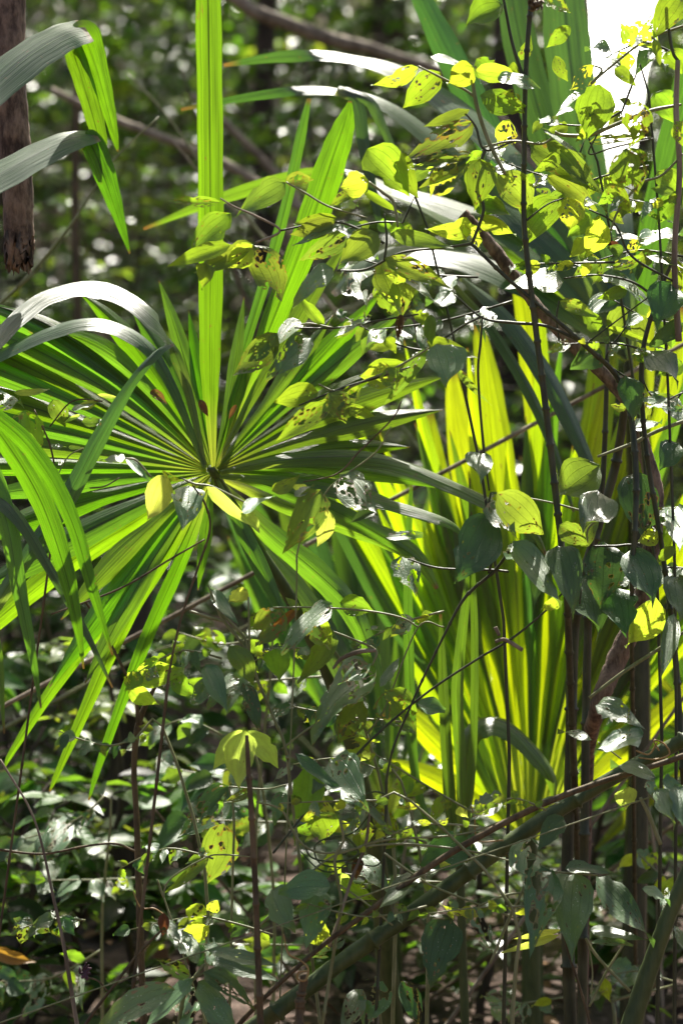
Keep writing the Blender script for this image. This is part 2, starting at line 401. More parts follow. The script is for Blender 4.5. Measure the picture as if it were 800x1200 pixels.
def shrub(name, label, cat, x, y, h, size, mat, stemmat='bark2', n_br=14, spread=.55, ratio=.42, seed=0, group=None, low=.15, lean=(0, 0), rad=.012):
    rg = np.random.default_rng(seed); t = thing(name, label, cat, (x, y, 0), group)
    pos, ax, nr, sz = [], [], [], []; sv, sf = [], []
    def add(pts, r0, r1):
        v, f = tube_data(pts, list(np.linspace(r0, r1, len(pts))), 6); o = len(sv); sv.extend(v); sf.extend([tuple(i + o for i in q) for q in f])
    main = [V((x + lean[0] * k / 8 * h + rg.normal(0, .02), y + lean[1] * k / 8 * h, -.03 + h * k / 8)) for k in range(9)]
    add(main, rad, rad * .35)
    for b in range(n_br):
        f = low + (1 - low) * (b + rg.random()) / n_br; p0 = main[0].lerp(main[-1], f); k = f * 8; i = min(7, int(k)); p0 = main[i].lerp(main[i + 1], k - i)
        az = b * 2.4 + rg.normal(0, .3); el = rg.uniform(-.1, .8); L = spread * h * rg.uniform(.5, 1.0) * (1.15 - .6 * f)
        dv = (math.cos(az) * math.cos(el), math.sin(az) * math.cos(el), math.sin(el))
        q = sprays(p0, dv, L, size, rg); pos += q[0]; ax += q[1]; nr += q[2]; sz += q[3]; add(q[4], rad * .35, rad * .12)
        for s in range(2):
            j = int(len(q[4]) * rg.uniform(.3, .8)); az2 = az + rg.choice([-1, 1]) * rg.uniform(.5, 1.1)
            q2 = sprays(q[4][j], (math.cos(az2), math.sin(az2), rg.uniform(-.1, .4)), L * .55, size, rg); pos += q2[0]; ax += q2[1]; nr += q2[2]; sz += q2[3]; add(q2[4], rad * .2, rad * .1)
    leaves_mesh('foliage', np.array(pos), np.array(ax), np.array(nr), np.array(sz), ratio * 1.1, M[mat], t)
    link('stem', sv, sf, M[stemmat], t)
    return t

# ================================================================== SETTING
def ground():
    n = 60; vs_, fs = [], []
    g = np.linspace(-1, 1, n + 1); X = np.sign(g) * np.abs(g) ** 2.2 * 150
    for j in range(n + 1):
        for i in range(n + 1):
            xx, yy = X[i], X[j] + 8
            z = .035 * math.sin(xx * 1.7 + 1) * math.sin(yy * 1.3) if math.hypot(xx, yy - 8) < 25 else 0
            z += max(0, min(1, (yy - 17) / 22)) * 13
            vs_.append((xx, yy, z - .02))
    for j in range(n):
        for i in range(n):
            a = j * (n + 1) + i; fs.append((a, a + 1, a + n + 2, a + n + 1))
    b = NB('forest_soil'); tc = b.n('TexCoord').outputs['Object']
    n1 = b.noise(tc, 9, 6, .7); n2 = b.noise(tc, 45, 4, .7)
    col = b.mix(b.ramp(n1, .35, .65), (.045, .03, .02, 1), (.16, .10, .075, 1)); col = b.mix(b.ramp(n2, .5, .75), col, (.24, .16, .13, 1))
    pr = b.n('BsdfPrincipled'); b.put(pr.inputs['Base Color'], col); pr.inputs['Roughness'].default_value = .9; b.put(pr.inputs['Normal'], b.bump(n2, .8, .02))
    o = link('ground', vs_, fs, b.out(pr.outputs[0])); o['kind'] = 'structure'; o['label'] = 'brown forest soil under fallen leaves'
ground()
rg = np.random.default_rng(3)
n = 9000
yy = 3.2 + 14 * rg.random(n) ** 1.3; xx = rg.uniform(-1, 1, n) * (1.0 + yy * .28); zz = rg.uniform(-.01, .05, n)
b = NB('litter'); geo = b.n('NewGeometry').outputs['Random Per Island']
cr_ = b.n('ValToRGB'); b.put(cr_.inputs[0], geo); e = cr_.color_ramp.elements
e[0].color = (.10, .055, .03, 1); e[1].color = (.42, .30, .26, 1); ee = e.new(.5); ee.color = (.24, .15, .11, 1); ee = e.new(.8); ee.color = (.34, .17, .07, 1)
pr = b.n('BsdfPrincipled'); b.put(pr.inputs['Base Color'], cr_.outputs[0]); pr.inputs['Roughness'].default_value = .6
lit = leaves_mesh('leaf_litter', np.stack([xx, yy, zz], 1), np.stack([rg.normal(0, 1, n), rg.normal(0, 1, n), rg.normal(0, .25, n)], 1), np.stack([rg.normal(0, .3, n), rg.normal(0, .3, n), np.ones(n)], 1), rg.uniform(.025, .08, n), .5, b.out(pr.outputs[0]), None)
lit['kind'] = 'stuff'; lit['label'] = 'brown and pinkish dead leaves littering the forest floor'

# far wood: one mass nobody could count
def far_wood():
    rg = np.random.default_rng(11); cs = []
    for k in range(620):
        y = rg.uniform(16.5, 27); cs.append((rg.uniform(-1, 1) * (2.5 + y * .22), y, rg.uniform(0, 1) * 7.5 + max(0, (y - 17) * .45), rg.uniform(.5, 1.0)))
    pos, ax, nr, sz = [], [], [], []
    for c in cs:
        m = 110; q = rg.normal(0, 1, (m, 3)); q *= (rg.uniform(.35, 1, (m, 1)) ** .5) * c[3] / np.linalg.norm(q, axis=1)[:, None]; q[:, 2] *= .6
        pos.append(q + np.array(c[:3])); ax.append(np.stack([rg.normal(0, 1, m), rg.normal(0, 1, m), rg.normal(-.3, .4, m)], 1)); nr.append(np.stack([rg.normal(0, .5, m), rg.normal(-.2, .5, m), np.ones(m)], 1)); sz.append(rg.uniform(.10, .24, m))
    o = leaves_mesh('far_wood', np.vstack(pos), np.vstack(ax), np.vstack(nr), np.hstack(sz), .45, M['mass'], None)
    o['kind'] = 'stuff'; o['label'] = 'dark blurred foliage of the wood far behind'
far_wood()

# trees with unseen crowns added to shade the wood (some trunks in view)
def canopy_tree(label, x, y, h, r, crad, seed, mat='mass', dens=1.0, lean=(0, 0), bark='bark2', cz=None):
    rg = np.random.default_rng(seed); t = thing('forest_tree', label, 'tree', (x, y, 0), 'trees of the forest roof')
    top = V((x + lean[0], y + lean[1], h)); base = V((x, y, -.05))
    pts = [base.lerp(top, k / 10) + V((rg.normal(0, .03), rg.normal(0, .03), 0)) * (k > 0) for k in range(11)]
    v, f = tube_data(pts, [r * (1.35 if k == 0 else 1 - .55 * k / 10) for k in range(11)], 12, 0, .05)
    trunk = link('trunk', v, f, M[bark], t)
    lv, lf = [], []; pos, ax, nr, sz = [], [], [], []
    for b_ in range(int(26 * dens)):
        fz = rg.uniform(.55, 1); p0 = base.lerp(top, fz); az = b_ * 2.4; L = crad * rg.uniform(.35, 1)
        e = p0 + V((math.cos(az) * L, math.sin(az) * L, rg.uniform(.1, .45) * L))
        vv, ff = tube_data([p0, p0.lerp(e, .5) + V((0, 0, .05 * L)), e], [r * .3, r * .2, r * .06], 6); o = len(lv); lv.extend(vv); lf.extend([tuple(i + o for i in q) for q in ff])
        for c_ in range(4):
            c = p0.lerp(e, rg.uniform(.4, 1.1)); m = 85; cr_r = rg.uniform(.3, .65)
            k_ = (c.y - 4.5) / sdir.y; zs = c.z - k_ * sdir.z; xs = c.x - k_ * sdir.x      # where this clump's shade falls; clumps dropped to let sun onto the subject
            if -1.6 < xs < 1.7 and -.6 < zs < 3.3 and rg.random() < (.99 if -.5 < xs < 1.3 else .94): continue
            if -2.0 < xs < 2.0 and -3.0 < zs <= -.6 and rg.random() < .78: continue
            if rg.random() < .42: continue
            q = rg.normal(0, 1, (m, 3)); q *= (rg.random((m, 1)) ** .4) * cr_r / np.linalg.norm(q, axis=1)[:, None]; q[:, 2] *= .5
            q += np.array(c); q = q[q[:, 2] > 4.2 + .0 * q[:, 1]]; m = len(q)
            if not m: continue
            pos.append(q); ax.append(np.stack([rg.normal(0, 1, m), rg.normal(0, 1, m), rg.normal(-.3, .4, m)], 1)); nr.append(np.stack([rg.normal(0, .4, m), rg.normal(0, .4, m), np.ones(m)], 1)); sz.append(rg.uniform(.09, .17, m))
    link('limb', lv, lf, M[bark], trunk)
    leaves_mesh('shade_crown', np.vstack(pos), np.vstack(ax), np.vstack(nr), np.hstack(sz), .42, M[mat], t)
for a in [
 ('straight dark trunk rising behind the fan palm', -1.85, 9.2, 8.5, .09, 2.3, 1), ('dim trunk behind the upper vine leaves', .75, 10.6, 9.0, .11, 2.5, 2),
 ('slender shaded trunk far behind the upright palm segment', -.35, 12.5, 8.6, .07, 2.6, 3), ('trunk beyond the right edge of the thicket', 2.6, 9.6, 8.8, .12, 2.4, 4),
 ('trunk beyond the left edge of the thicket', -3.0, 11.0, 8.8, .12, 2.6, 5), ('pale trunk between the far shrubs', 1.6, 13.5, 9.2, .10, 2.8, 6),
 ('dusky trunk deep in the shade at left', -2.0, 14.5, 9.4, .13, 2.8, 7), ('stout trunk deep in the shade at centre', .3, 16.0, 10, .16, 3.0, 8),
 ('tall trunk deep in the shade at right', 3.4, 14.6, 9.6, .14, 2.8, 9)]:
    canopy_tree(*a)

# understorey shrubs and saplings
SH = [  # label, x, y, h, leaf, material, n_br, spread, ratio
 ('broad-leaved shrub low at left, its grey-green leaves catching light', -.95, 6.0, .95, .13, 'massb', 14, .55, .45),
 ('low shrub beside the leaning dark trunk, with pale-edged leaves', -.55, 6.3, .75, .12, 'massb', 12, .6, .42),
 ('dark shrub behind the three-lobed yellow leaf', -.22, 6.6, .95, .11, 'massb', 14, .5, .42),
 ('shaded shrub under the left fan palm', -.62, 7.0, 1.25, .12, 'massb', 16, .45, .42),
 ('shrub with long dull leaves in the middle of the undergrowth', .05, 6.9, .75, .13, 'massb', 12, .55, .36),
 ('low bright shrub behind the tangled tendrils', .18, 6.1, .55, .09, 'massy', 10, .6, .42),
 ('small pale shrub at the foot of the green poles', .50, 6.1, .34, .08, 'massy', 9, .7, .42),
 ('dim shrub behind the diagonal stem', .75, 7.4, .7, .11, 'massb', 12, .6, .42),
 ('leafy sapling at the left edge behind the drooping palm tips', -1.05, 7.4, 1.6, .10, 'mass', 18, .45, .42),
 ('yellow-green low sapling beside the thin dark trunk', -.50, 5.4, .95, .075, 'massy', 8, .3, .5),
 ('shrub of broad shining leaves beside the pale bare stalk', -.66, 5.1, .55, .105, 'massb', 12, .6, .48),
 ('low shrub with drooping leaves at the bottom left corner', -.86, 5.0, .42, .09, 'massb', 10, .7, .45),
 ('knee-high shrub between the thin sapling and the lobed seedling', -.33, 5.3, .55, .10, 'massb', 12, .6, .45),
 ('soft-leaved low shrub below the tangled tendrils', .02, 5.4, .38, .09, 'massb', 10, .7, .42),
 ('low dark shrub at the foot of the corner stem', .72, 5.4, .36, .10, 'massb', 10, .7, .42),
 ('little yellow-leaved shrub near the bottom left edge', -.72, 5.7, .62, .07, 'massy', 9, .5, .45),
 ('waist-high dull shrub under the drooping palm tips', -.90, 6.6, 1.15, .12, 'massb', 14, .5, .42),
 ('knee-high shrub filling the gap under the slanting stem', .30, 5.3, .55, .08, 'mass', 16, .6, .42),
 ('dark leafy shrub around the feet of the green poles', .62, 5.7, .62, .085, 'mass', 16, .6, .42),
 ('dense dark shrub behind the tendril tangle', .12, 5.8, .75, .08, 'mass', 18, .55, .42),
 ('small-leaved shrub at the left edge low down', -.95, 5.4, .60, .07, 'massb', 10, .5, .42),
 ('small-leaved dark shrub before the leaning trunk', -.55, 5.2, .50, .07, 'massb', 9, .55, .42),
 ('dark shrub at the right edge behind the corner stem', .95, 6.2, .85, .09, 'mass', 16, .55, .42),
]
for k, s in enumerate(SH):
    shrub('understorey_shrub', s[0], 'shrub', s[1], s[2], s[3], s[4], s[5], n_br=s[6], spread=s[7], ratio=s[8], seed=40 + k, group='shrubs of the undergrowth')
rg = np.random.default_rng(5)
for k in range(46):
    y = 7.8 + 9.0 * (k / 46) + rg.uniform(-.3, .3); x = (((k * .618) % 1) * 2 - 1) * (.7 + y * .17); h = rg.uniform(1.4, 2.4) + (y - 7) * .26
    sz = rg.choice([.07, .09, .12]); mt = rg.choice(['mass', 'mass', 'massb', 'massy'], p=[.4, .2, .25, .15])
    shrub('forest_sapling', 'blurred dark-leaved sapling in the thicket behind the palms', 'sapling', x, y, h, sz, mt, n_br=20, spread=.34, seed=100 + k, group='saplings of the thicket behind', low=.05, rad=.014)

# ================================================================== PALMS
UPN, UND, SIDE = (0, -.42, .9), (0, -.85, -.5), (.5, -.8, .3)
FANC = 'fan palm'
# --- left fan palm
A = thing('fan_palm', 'whole green palm fan spread at left, dark-centred, on one slanting stalk', FANC, P(430, 1000, 4.3).xy.to_3d(), 'fan palms')
hub = (250, 553); dA = 4.22
sA = [(-62, 210, 18, 10), (-12, 250, 20, 50), (0, 300, 20, 60), (7, 260, 20, 40),
      (15, 240, 24, 30), (22, 270, 26, 34), (29, 300, 28, 30), (36, 280, 28, 18), (42, 330, 26, 10), (48, 270, 26, 4), (55, 260, 22, 4), (61, 320, 20, 0), (75, 190, 16, 0), (81, 210, 14, 0),
      (99, 230, 16, 0), (105, 240, 18, 8), (111, 300, 22, 60), (117, 320, 24, 90), (123, 400, 26, 130), (129, 430, 28, 120), (135, 460, 30, 110), (141, 470, 30, 90), (147, 470, 30, 60), (153, 450, 30, 36), (159, 440, 30, 20),
      (165, 420, 24, 10), (171, 400, 22, 6), (177, 380, 20, 4), (184, 330, 24, 6), (192, 340, 30, 14), (204, 350, 32, 24), (220, 260, 26, 20), (229, 300, 30, 24), (237, 250, 24, 14), (262, 120, 14, 6)]
fan(A, hub, [(a, L * R.uniform(.85, 1.1), w_ * 1.12, sg + R.uniform(0, 14)) for a, L, w_, sg in sA], [M['palm'], M['palm'], M['palmmid'], M['palm'], M['palmmid']], (.08, -.97, .22), dA, joined=.42, fold=.27)
# the long segments that stand out, drawn one by one
def seg(par, pts, mat, d, label=None, **k): return strap(par, pts, M[mat], d, label=label, **k)
seg(A, [(250, 548, 5, 4.2, (0, -1, .1)), (247, 480, 15), (246, 420, 24), (247, 300, 29), (246, 150, 30), (244, 0, 30), (243, -140, 24), (240, -260, 8)], 'palmmid', 4.2, 'bright upright segment running out of the top', fold=.16)
seg(A, [(256, 545, 5, 4.25, (0, -1, .2)), (290, 450, 16), (330, 350, 30), (365, 260, 36), (388, 190, 34), (402, 150, 26), (408, 128, 12), (410, 118, 4)], 'palmmid', 4.25, 'broad bright segment leaning right', fold=.18)
seg(A, [(254, 548, 4, 4.3, (0, -1, .2)), (280, 430, 10), (310, 330, 13), (335, 240, 13), (352, 160, 12), (362, 115, 5)], 'palm', 4.3)
seg(A, [(258, 553, 5, 4.2, (0, -.9, .4)), (330, 540, 16), (410, 536, 20), (470, 545, 17, None, (0, -.6, .8)), (530, 568, 16, None, UPN), (585, 595, 15, None, (0, -.5, .8)), (622, 620, 12), (640, 650, 4)], 'palm', 4.15, 'segment arching right with a pale shining edge')
seg(A, [(258, 558, 5, 4.2, (0, -.9, .4)), (340, 565, 14), (420, 580, 15, None, UPN), (480, 596, 13, None, UPN), (525, 612, 10), (545, 630, 3)], 'palm', 4.2)
seg(A, [(258, 560, 5, 4.25, (0, -1, .1)), (330, 590, 20), (400, 612, 26), (455, 632, 24), (490, 655, 18), (512, 690, 5)], 'palm', 4.25)
seg(A, [(255, 562, 5, 4.25, (0, -1, .1)), (310, 620, 24), (370, 670, 30), (410, 712, 26, None, (0, -.8, .6)), (432, 760, 20, None, (0, -.9, .4)), (445, 810, 12), (450, 840, 3)], 'palm', 4.3)
seg(A, [(254, 562, 5, 4.3, (0, -1, .1)), (300, 640, 26), (350, 700, 34), (395, 770, 30), (420, 840, 18), (430, 880, 4)], 'palmdark', 4.35)
seg(A, [(240, 545, 5, 4.2, (0, -.8, .5)), (215, 440, 12), (180, 375, 20, 4.13, UPN), (120, 338, 26, 4.17, UPN), (60, 345, 28, 4.13, UPN), (15, 378, 26, 4.05, UPN), (-30, 430, 20, 3.93)], 'palmdark', 4.1, 'segment arched over to the left, its top shining white', fold=.12)
seg(A, [(240, 548, 5, 4.2, (0, -.8, .5)), (200, 450, 12), (165, 400, 16, None, UPN), (110, 378, 18, None, UPN), (50, 392, 18, None, UPN), (-20, 425, 16)], 'palmdark', 4.1, fold=.12)
for pts in ([(245, 565, 4), (200, 640, 18), (150, 720, 20), (105, 820, 15), (70, 900, 8), (58, 928, 2)], [(240, 565, 4), (180, 650, 18), (120, 730, 18), (60, 810, 14), (15, 880, 8), (5, 900, 2)],
            [(248, 566, 4), (215, 650, 16), (175, 740, 16), (140, 830, 12), (115, 900, 8), (104, 938, 2)], [(238, 560, 4), (160, 610, 22), (80, 660, 26), (10, 715, 24), (-50, 770, 16)]):
    seg(A, [(pts[0][0], pts[0][1], pts[0][2], 4.3, (0, -1, -.1))] + pts[1:], 'palmmid', 4.3)
stem('petiole', [(247, 548, 9, 4.2), (262, 575, 14), (300, 640, 15), (345, 710, 16, 4.3), (400, 830, 18, 4.4), (440, 1000, 22, 4.5), (455, 1150, 26, 4.6)], M['stemg'], A, 4.25, 10, ground=True)
# leaf debris caught near its hub
DB = thing('dead_leaf', 'brown crumpled dead leaf caught in the hub of the left palm fan', 'dead leaf', P(238, 480, 4.15))
leaf(DB, 234, 468, 244, 488, 9, 'X', 4.12)
DB = thing('dead_leaf', 'small rusty dead leaf lodged left of the upright palm segment', 'dead leaf', P(185, 465, 4.15))
leaf(DB, 176, 458, 196, 474, 11, 'X', 4.12)
DB = thing('dead_leaf', 'curled brown dead leaf just right of the upright palm segment', 'dead leaf', P(272, 480, 4.15))
leaf(DB, 277, 474, 268, 492, 6, 'X', 4.12)

# --- backlit fan palm at right
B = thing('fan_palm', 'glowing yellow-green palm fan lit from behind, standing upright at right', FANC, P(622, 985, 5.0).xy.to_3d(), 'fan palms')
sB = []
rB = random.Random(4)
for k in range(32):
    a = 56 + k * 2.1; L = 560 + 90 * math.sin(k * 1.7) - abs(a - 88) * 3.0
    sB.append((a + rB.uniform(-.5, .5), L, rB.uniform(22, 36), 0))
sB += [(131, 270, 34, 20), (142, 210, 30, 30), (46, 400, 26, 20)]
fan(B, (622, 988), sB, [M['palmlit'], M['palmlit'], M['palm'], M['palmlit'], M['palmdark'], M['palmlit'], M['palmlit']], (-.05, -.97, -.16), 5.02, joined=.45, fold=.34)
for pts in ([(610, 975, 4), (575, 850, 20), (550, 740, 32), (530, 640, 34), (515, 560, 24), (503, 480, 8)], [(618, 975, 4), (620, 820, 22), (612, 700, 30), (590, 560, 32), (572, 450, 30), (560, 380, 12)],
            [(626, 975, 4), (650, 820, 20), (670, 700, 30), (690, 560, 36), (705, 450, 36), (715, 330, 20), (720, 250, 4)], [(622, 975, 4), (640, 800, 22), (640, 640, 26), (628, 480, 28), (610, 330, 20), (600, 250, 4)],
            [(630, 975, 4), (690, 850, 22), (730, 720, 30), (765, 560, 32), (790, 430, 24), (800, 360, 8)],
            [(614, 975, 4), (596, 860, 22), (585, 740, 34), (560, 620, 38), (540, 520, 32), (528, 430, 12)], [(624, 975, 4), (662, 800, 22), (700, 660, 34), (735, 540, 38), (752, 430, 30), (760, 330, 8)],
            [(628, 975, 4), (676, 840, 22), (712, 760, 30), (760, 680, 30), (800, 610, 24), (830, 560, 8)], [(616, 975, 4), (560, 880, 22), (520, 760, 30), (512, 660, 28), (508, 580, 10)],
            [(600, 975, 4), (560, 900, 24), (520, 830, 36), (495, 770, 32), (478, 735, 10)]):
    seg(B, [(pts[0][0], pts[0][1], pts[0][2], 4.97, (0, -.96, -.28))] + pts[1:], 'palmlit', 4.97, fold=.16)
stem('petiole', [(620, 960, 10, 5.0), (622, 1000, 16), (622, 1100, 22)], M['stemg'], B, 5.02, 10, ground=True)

# --- big grey-green palm at top right
C = thing('fan_palm', 'large grey-green palm fan arching in from the top right', FANC, P(740, 1000, 4.8).xy.to_3d(), 'fan palms')
cs = [([(735, 420, 6, 4.72), (690, 300, 28), (620, 210, 36, None, UPN), (545, 135, 36, None, UPN), (470, 85, 28, None, UPN), (400, 66, 17, None, UPN), (330, 66, 13, None, (0, -.9, -.2)), (262, 76, 4)], 'palmdark', 'segment arching left with a shining crest and yellow tip'),
      ([(735, 420, 6, 4.72), (680, 330, 26), (600, 250, 30, None, UPN), (520, 175, 26, None, UPN), (450, 122, 18, None, UPN), (380, 105, 14, None, UPN), (300, 112, 10, None, (0, -.9, -.3)), (212, 128, 3)], 'palmdark', None),
      ([(735, 425, 6, 4.8), (640, 330, 24), (540, 262, 24, None, UPN), (440, 215, 20), (360, 205, 16, None, (0, -1, -.3)), (260, 232, 13), (168, 268, 3)], 'palm', None),
      ([(735, 420, 6, 4.8), (660, 300, 30), (590, 190, 38), (540, 90, 36), (500, 10, 26), (470, -50, 8)], 'palmdark', None),
      ([(735, 420, 6, 4.8), (680, 280, 32), (640, 160, 42), (610, 50, 40), (590, -60, 30)], 'palmdark', None),
      ([(735, 420, 6, 4.72), (705, 280, 34), (680, 160, 50), (665, 50, 54), (655, -80, 40)], 'palmdark', None),
      ([(738, 420, 8, 4.7, (0.05, -.9, .4)), (728, 330, 34, 4.72, (.05, -.85, .5)), (720, 235, 42, 4.82, (.05, -.7, .7)), (722, 150, 56, 5.02, (.05, -.66, .75)), (726, 90, 66, 5.28, (.05, -.46, .88)), (732, 0, 84, 5.7, (.05, -.44, .89)), (738, -90, 74, 6.15)], 'palmdark', 'broad segment shining white in the sun'),
      ([(740, 420, 6, 4.8), (765, 280, 36), (800, 140, 44), (830, 20, 40)], 'palm', None),
      ([(735, 420, 6, 4.72), (640, 350, 26, None, (0, -.7, .6)), (560, 310, 32, None, UPN), (490, 295, 30, None, UPN), (430, 310, 22), (390, 345, 8)], 'palmdark', None),
      ([(735, 422, 6, 4.72), (660, 330, 26, None, UPN), (590, 270, 30, None, UPN), (520, 240, 26, None, UPN), (460, 222, 14)], 'palmdark', 'white-shining segment behind the vine'),
      ([(540, 325, 6, 4.5, (0, -.6, .8)), (590, 370, 20), (640, 440, 24), (680, 520, 18), (706, 585, 4)], 'palmdark', 'grey segment hanging across the glowing fan'),
      ([(530, 330, 5, 4.5, (0, -.6, .8)), (575, 385, 12), (620, 460, 14), (650, 530, 10), (672, 600, 3)], 'palmdark', None),
      ([(395, 104, 14, 4.6, (0, -.7, .7)), (418, 118, 16, None, (.2, -.9, .3)), (428, 180, 14), (440, 240, 10), (447, 270, 3)], 'palmdark', 'torn strip folded down'),
      ([(400, 104, 10, 4.6, (0, -.7, .7)), (432, 118, 13, None, (.2, -.9, .3)), (447, 145, 12), (462, 178, 8)], 'palmdark', None)]
for pts, mt, lb in cs: seg(C, pts, mt, 4.72, lb, fold=.07 if any(len(q) > 4 and q[4] is UPN for q in pts) or 'broad' in (lb or '') else .18)
stem('petiole', [(735, 410, 10, 4.8), (745, 600, 20), (750, 800, 24), (745, 1000, 28)], M['stemd'], C, 4.85, 8, ground=True)

# --- fan at right edge, low
D = thing('fan_palm', 'blurred green palm fan radiating from the right edge, low down', FANC, P(850, 1000, 5.5).xy.to_3d(), 'fan palms')
fan(D, (838, 872), [(100 + k * 7.5, 170 + 25 * math.sin(k * 2), 20, 10) for k in range(17)], [M['palm'], M['palmlit'], M['palm']], (.05, -.95, -.1), 5.5)
stem('petiole', [(838, 870, 14, 5.5), (845, 1000, 18)], M['stemg'], D, 5.5, 8, ground=True)
# --- dark upright fans behind
for lb, hub_, d_, a0, a1, n_, L_, sd in (('shaded deep-green palm fan behind, between the two bright fans', (455, 960), 5.4, 62, 120, 15, 480, 1), ('shaded palm fan behind the glowing one, at the right edge', (760, 900), 5.9, 55, 120, 16, 430, 2)):
    G = thing('fan_palm', lb, FANC, P(hub_[0], hub_[1], d_).xy.to_3d(), 'fan palms'); rr_ = random.Random(sd)
    fan(G, hub_, [(a0 + (a1 - a0) * k / (n_ - 1) + rr_.uniform(-1, 1), L_ * rr_.uniform(.75, 1), rr_.uniform(26, 36), rr_.uniform(0, 20)) for k in range(n_)], [M['palm'], M['palmdark'], M['palm']], (0, -.98, .15), d_)
    stem('petiole', [(hub_[0], hub_[1], 14, d_), (hub_[0] + 4, hub_[1] + 120, 18)], M['stemg'], G, d_, 8, ground=True)

# --- left-hand palm reaching in: two bent segments
E = thing('palm_leaf', 'two glossy grey-green palm segments snapped over at top left, tips hanging bright green', 'palm leaf', P(-330, 420, 3.9))
OVR = (.12, -.46, .88)
e1 = [(-330, 420, 12, 3.25, OVR), (-150, 190, 40, 3.68), (-40, 125, 52, 3.80), (30, 68, 54, 3.862), (72, 42, 50, 3.89), (100, 33, 42, 3.9)]
seg(E, e1, 'palmdark', 3.9, 'upper bent segment', fold=.07)
seg(E, [(82, 40, 24, 3.9, (-.1, -.55, .8)), (98, 40, 34, None, (-.3, -.9, -.1)), (112, 75, 26, None, (-.2, -.9, -.35)), (126, 125, 17), (134, 160, 9), (138, 177, 2)], 'palmmid', 3.9, 'bright hanging tip of the upper segment', fold=.2)
seg(E, [(80, 44, 22, 3.91, (-.3, -.8, .3)), (88, 66, 26, None, (-.2, -.9, -.35)), (102, 110, 24), (116, 160, 18), (122, 185, 4)], 'palmmid', 3.91, fold=.2)
seg(E, [(-330, 420, 12, 3.4, OVR), (-150, 290, 36, 3.64), (-40, 228, 46, 3.76), (30, 188, 44, 3.82), (80, 164, 36, 3.86), (113, 158, 20, 3.88)], 'palmdark', 3.88, 'lower bent segment', fold=.07)
seg(E, [(96, 162, 22, 3.88, (-.3, -.8, .2)), (108, 170, 28, None, (-.2, -.9, -.3)), (124, 210, 25), (140, 258, 13), (152, 297, 2)], 'palmmid', 3.88, 'bright hanging tip of the lower segment', fold=.2)
stem('petiole', [(-330, 405, 14, 3.32), (-350, 700, 20)], M['stemg'], E, 3.32, 8, ground=True)
# --- drooping narrow segments low left
F_ = thing('palm_leaf', 'narrow palm segments drooping in from the left edge below the bent pair', 'palm leaf', P(-260, 420, 3.85))
for pts, mt in (([(-260, 440, 6, 3.85), (-140, 400, 18), (-50, 450, 24), (0, 508, 26), (45, 580, 27), (74, 660, 22), (90, 730, 12), (98, 784, 2)], 'palmmid'),
                ([(-260, 440, 6, 3.8), (-120, 420, 14), (0, 492, 20), (50, 545, 22), (84, 610, 19), (108, 690, 13), (132, 768, 2)], 'palmmid'),
                ([(-260, 440, 6, 3.9), (-140, 480, 12, None, UPN), (-20, 570, 16, None, UPN), (20, 605, 14, None, UPN), (60, 670, 11, None, (0, -.8, .6)), (100, 740, 8), (132, 806, 2)], 'palmdark'),
                ([(-260, 440, 6, 3.9), (-140, 470, 16), (-30, 530, 22), (5, 600, 24), (22, 690, 18), (38, 770, 10), (48, 830, 2)], 'palm'),
                ([(-260, 440, 6, 3.9), (-120, 560, 14), (-30, 680, 16), (-4, 760, 12), (5, 860, 2)], 'palm')):
    seg(F_, [(pts[0][0], pts[0][1], pts[0][2], pts[0][3], (0, -.95, -.15))] + pts[1:], mt, 3.85, fold=.22)
stem('petiole', [(-260, 440, 10, 3.85), (-275, 700, 14)], M['stemg'], F_, 3.85, 8, ground=True)
H_ = thing('palm_leaf', 'single dark strap-shaped palm segment slanting up across the left fan, white at its tip', 'palm leaf', P(-60, 800, 4.0))
seg(H_, [(-60, 800, 10, 3.95, (.3, -.75, .6)), (20, 670, 18), (75, 590, 22), (118, 510, 19), (155, 448, 12), (185, 412, 10, None, (0, -.45, .9)), (203, 403, 3)], 'palmdark', 3.95, 'strap with a bright tip')
stem('petiole', [(-60, 800, 10, 3.95), (-80, 950, 12)], M['stemg'], H_, 3.95, 8, ground=True)
# small strap plants at low centre
I_ = thing('strap_plant', 'small plant of upright green strap leaves left of the glowing fan base', 'plant', P(540, 1010, 4.5).xy.to_3d())
for pts in ([(535, 1010, 6, 4.5), (528, 950, 14), (522, 860, 13), (518, 780, 10), (516, 720, 3)], [(540, 1010, 6, 4.5), (545, 930, 20), (552, 860, 22, None, UPN), (590, 850, 20, None, UPN), (640, 900, 16), (650, 940, 4)],
            [(545, 1010, 6, 4.4), (540, 900, 12), (536, 800, 14), (548, 680, 8), (552, 600, 2)], [(530, 1010, 6, 4.5), (490, 930, 10), (480, 800, 12), (478, 660, 10), (482, 560, 3)], [(540, 1010, 6, 4.4), (553, 900, 9), (556, 760, 9), (552, 640, 6), (550, 560, 2)]):
    seg(I_, [(pts[0][0], pts[0][1], pts[0][2], pts[0][3], (0, -.95, .1))] + pts[1:], 'palm', 4.5, name='leaf')
stem('stem', [(538, 1000, 10, 4.5), (540, 1060, 10)], M['stemg'], I_, 4.5, 8, ground=True)

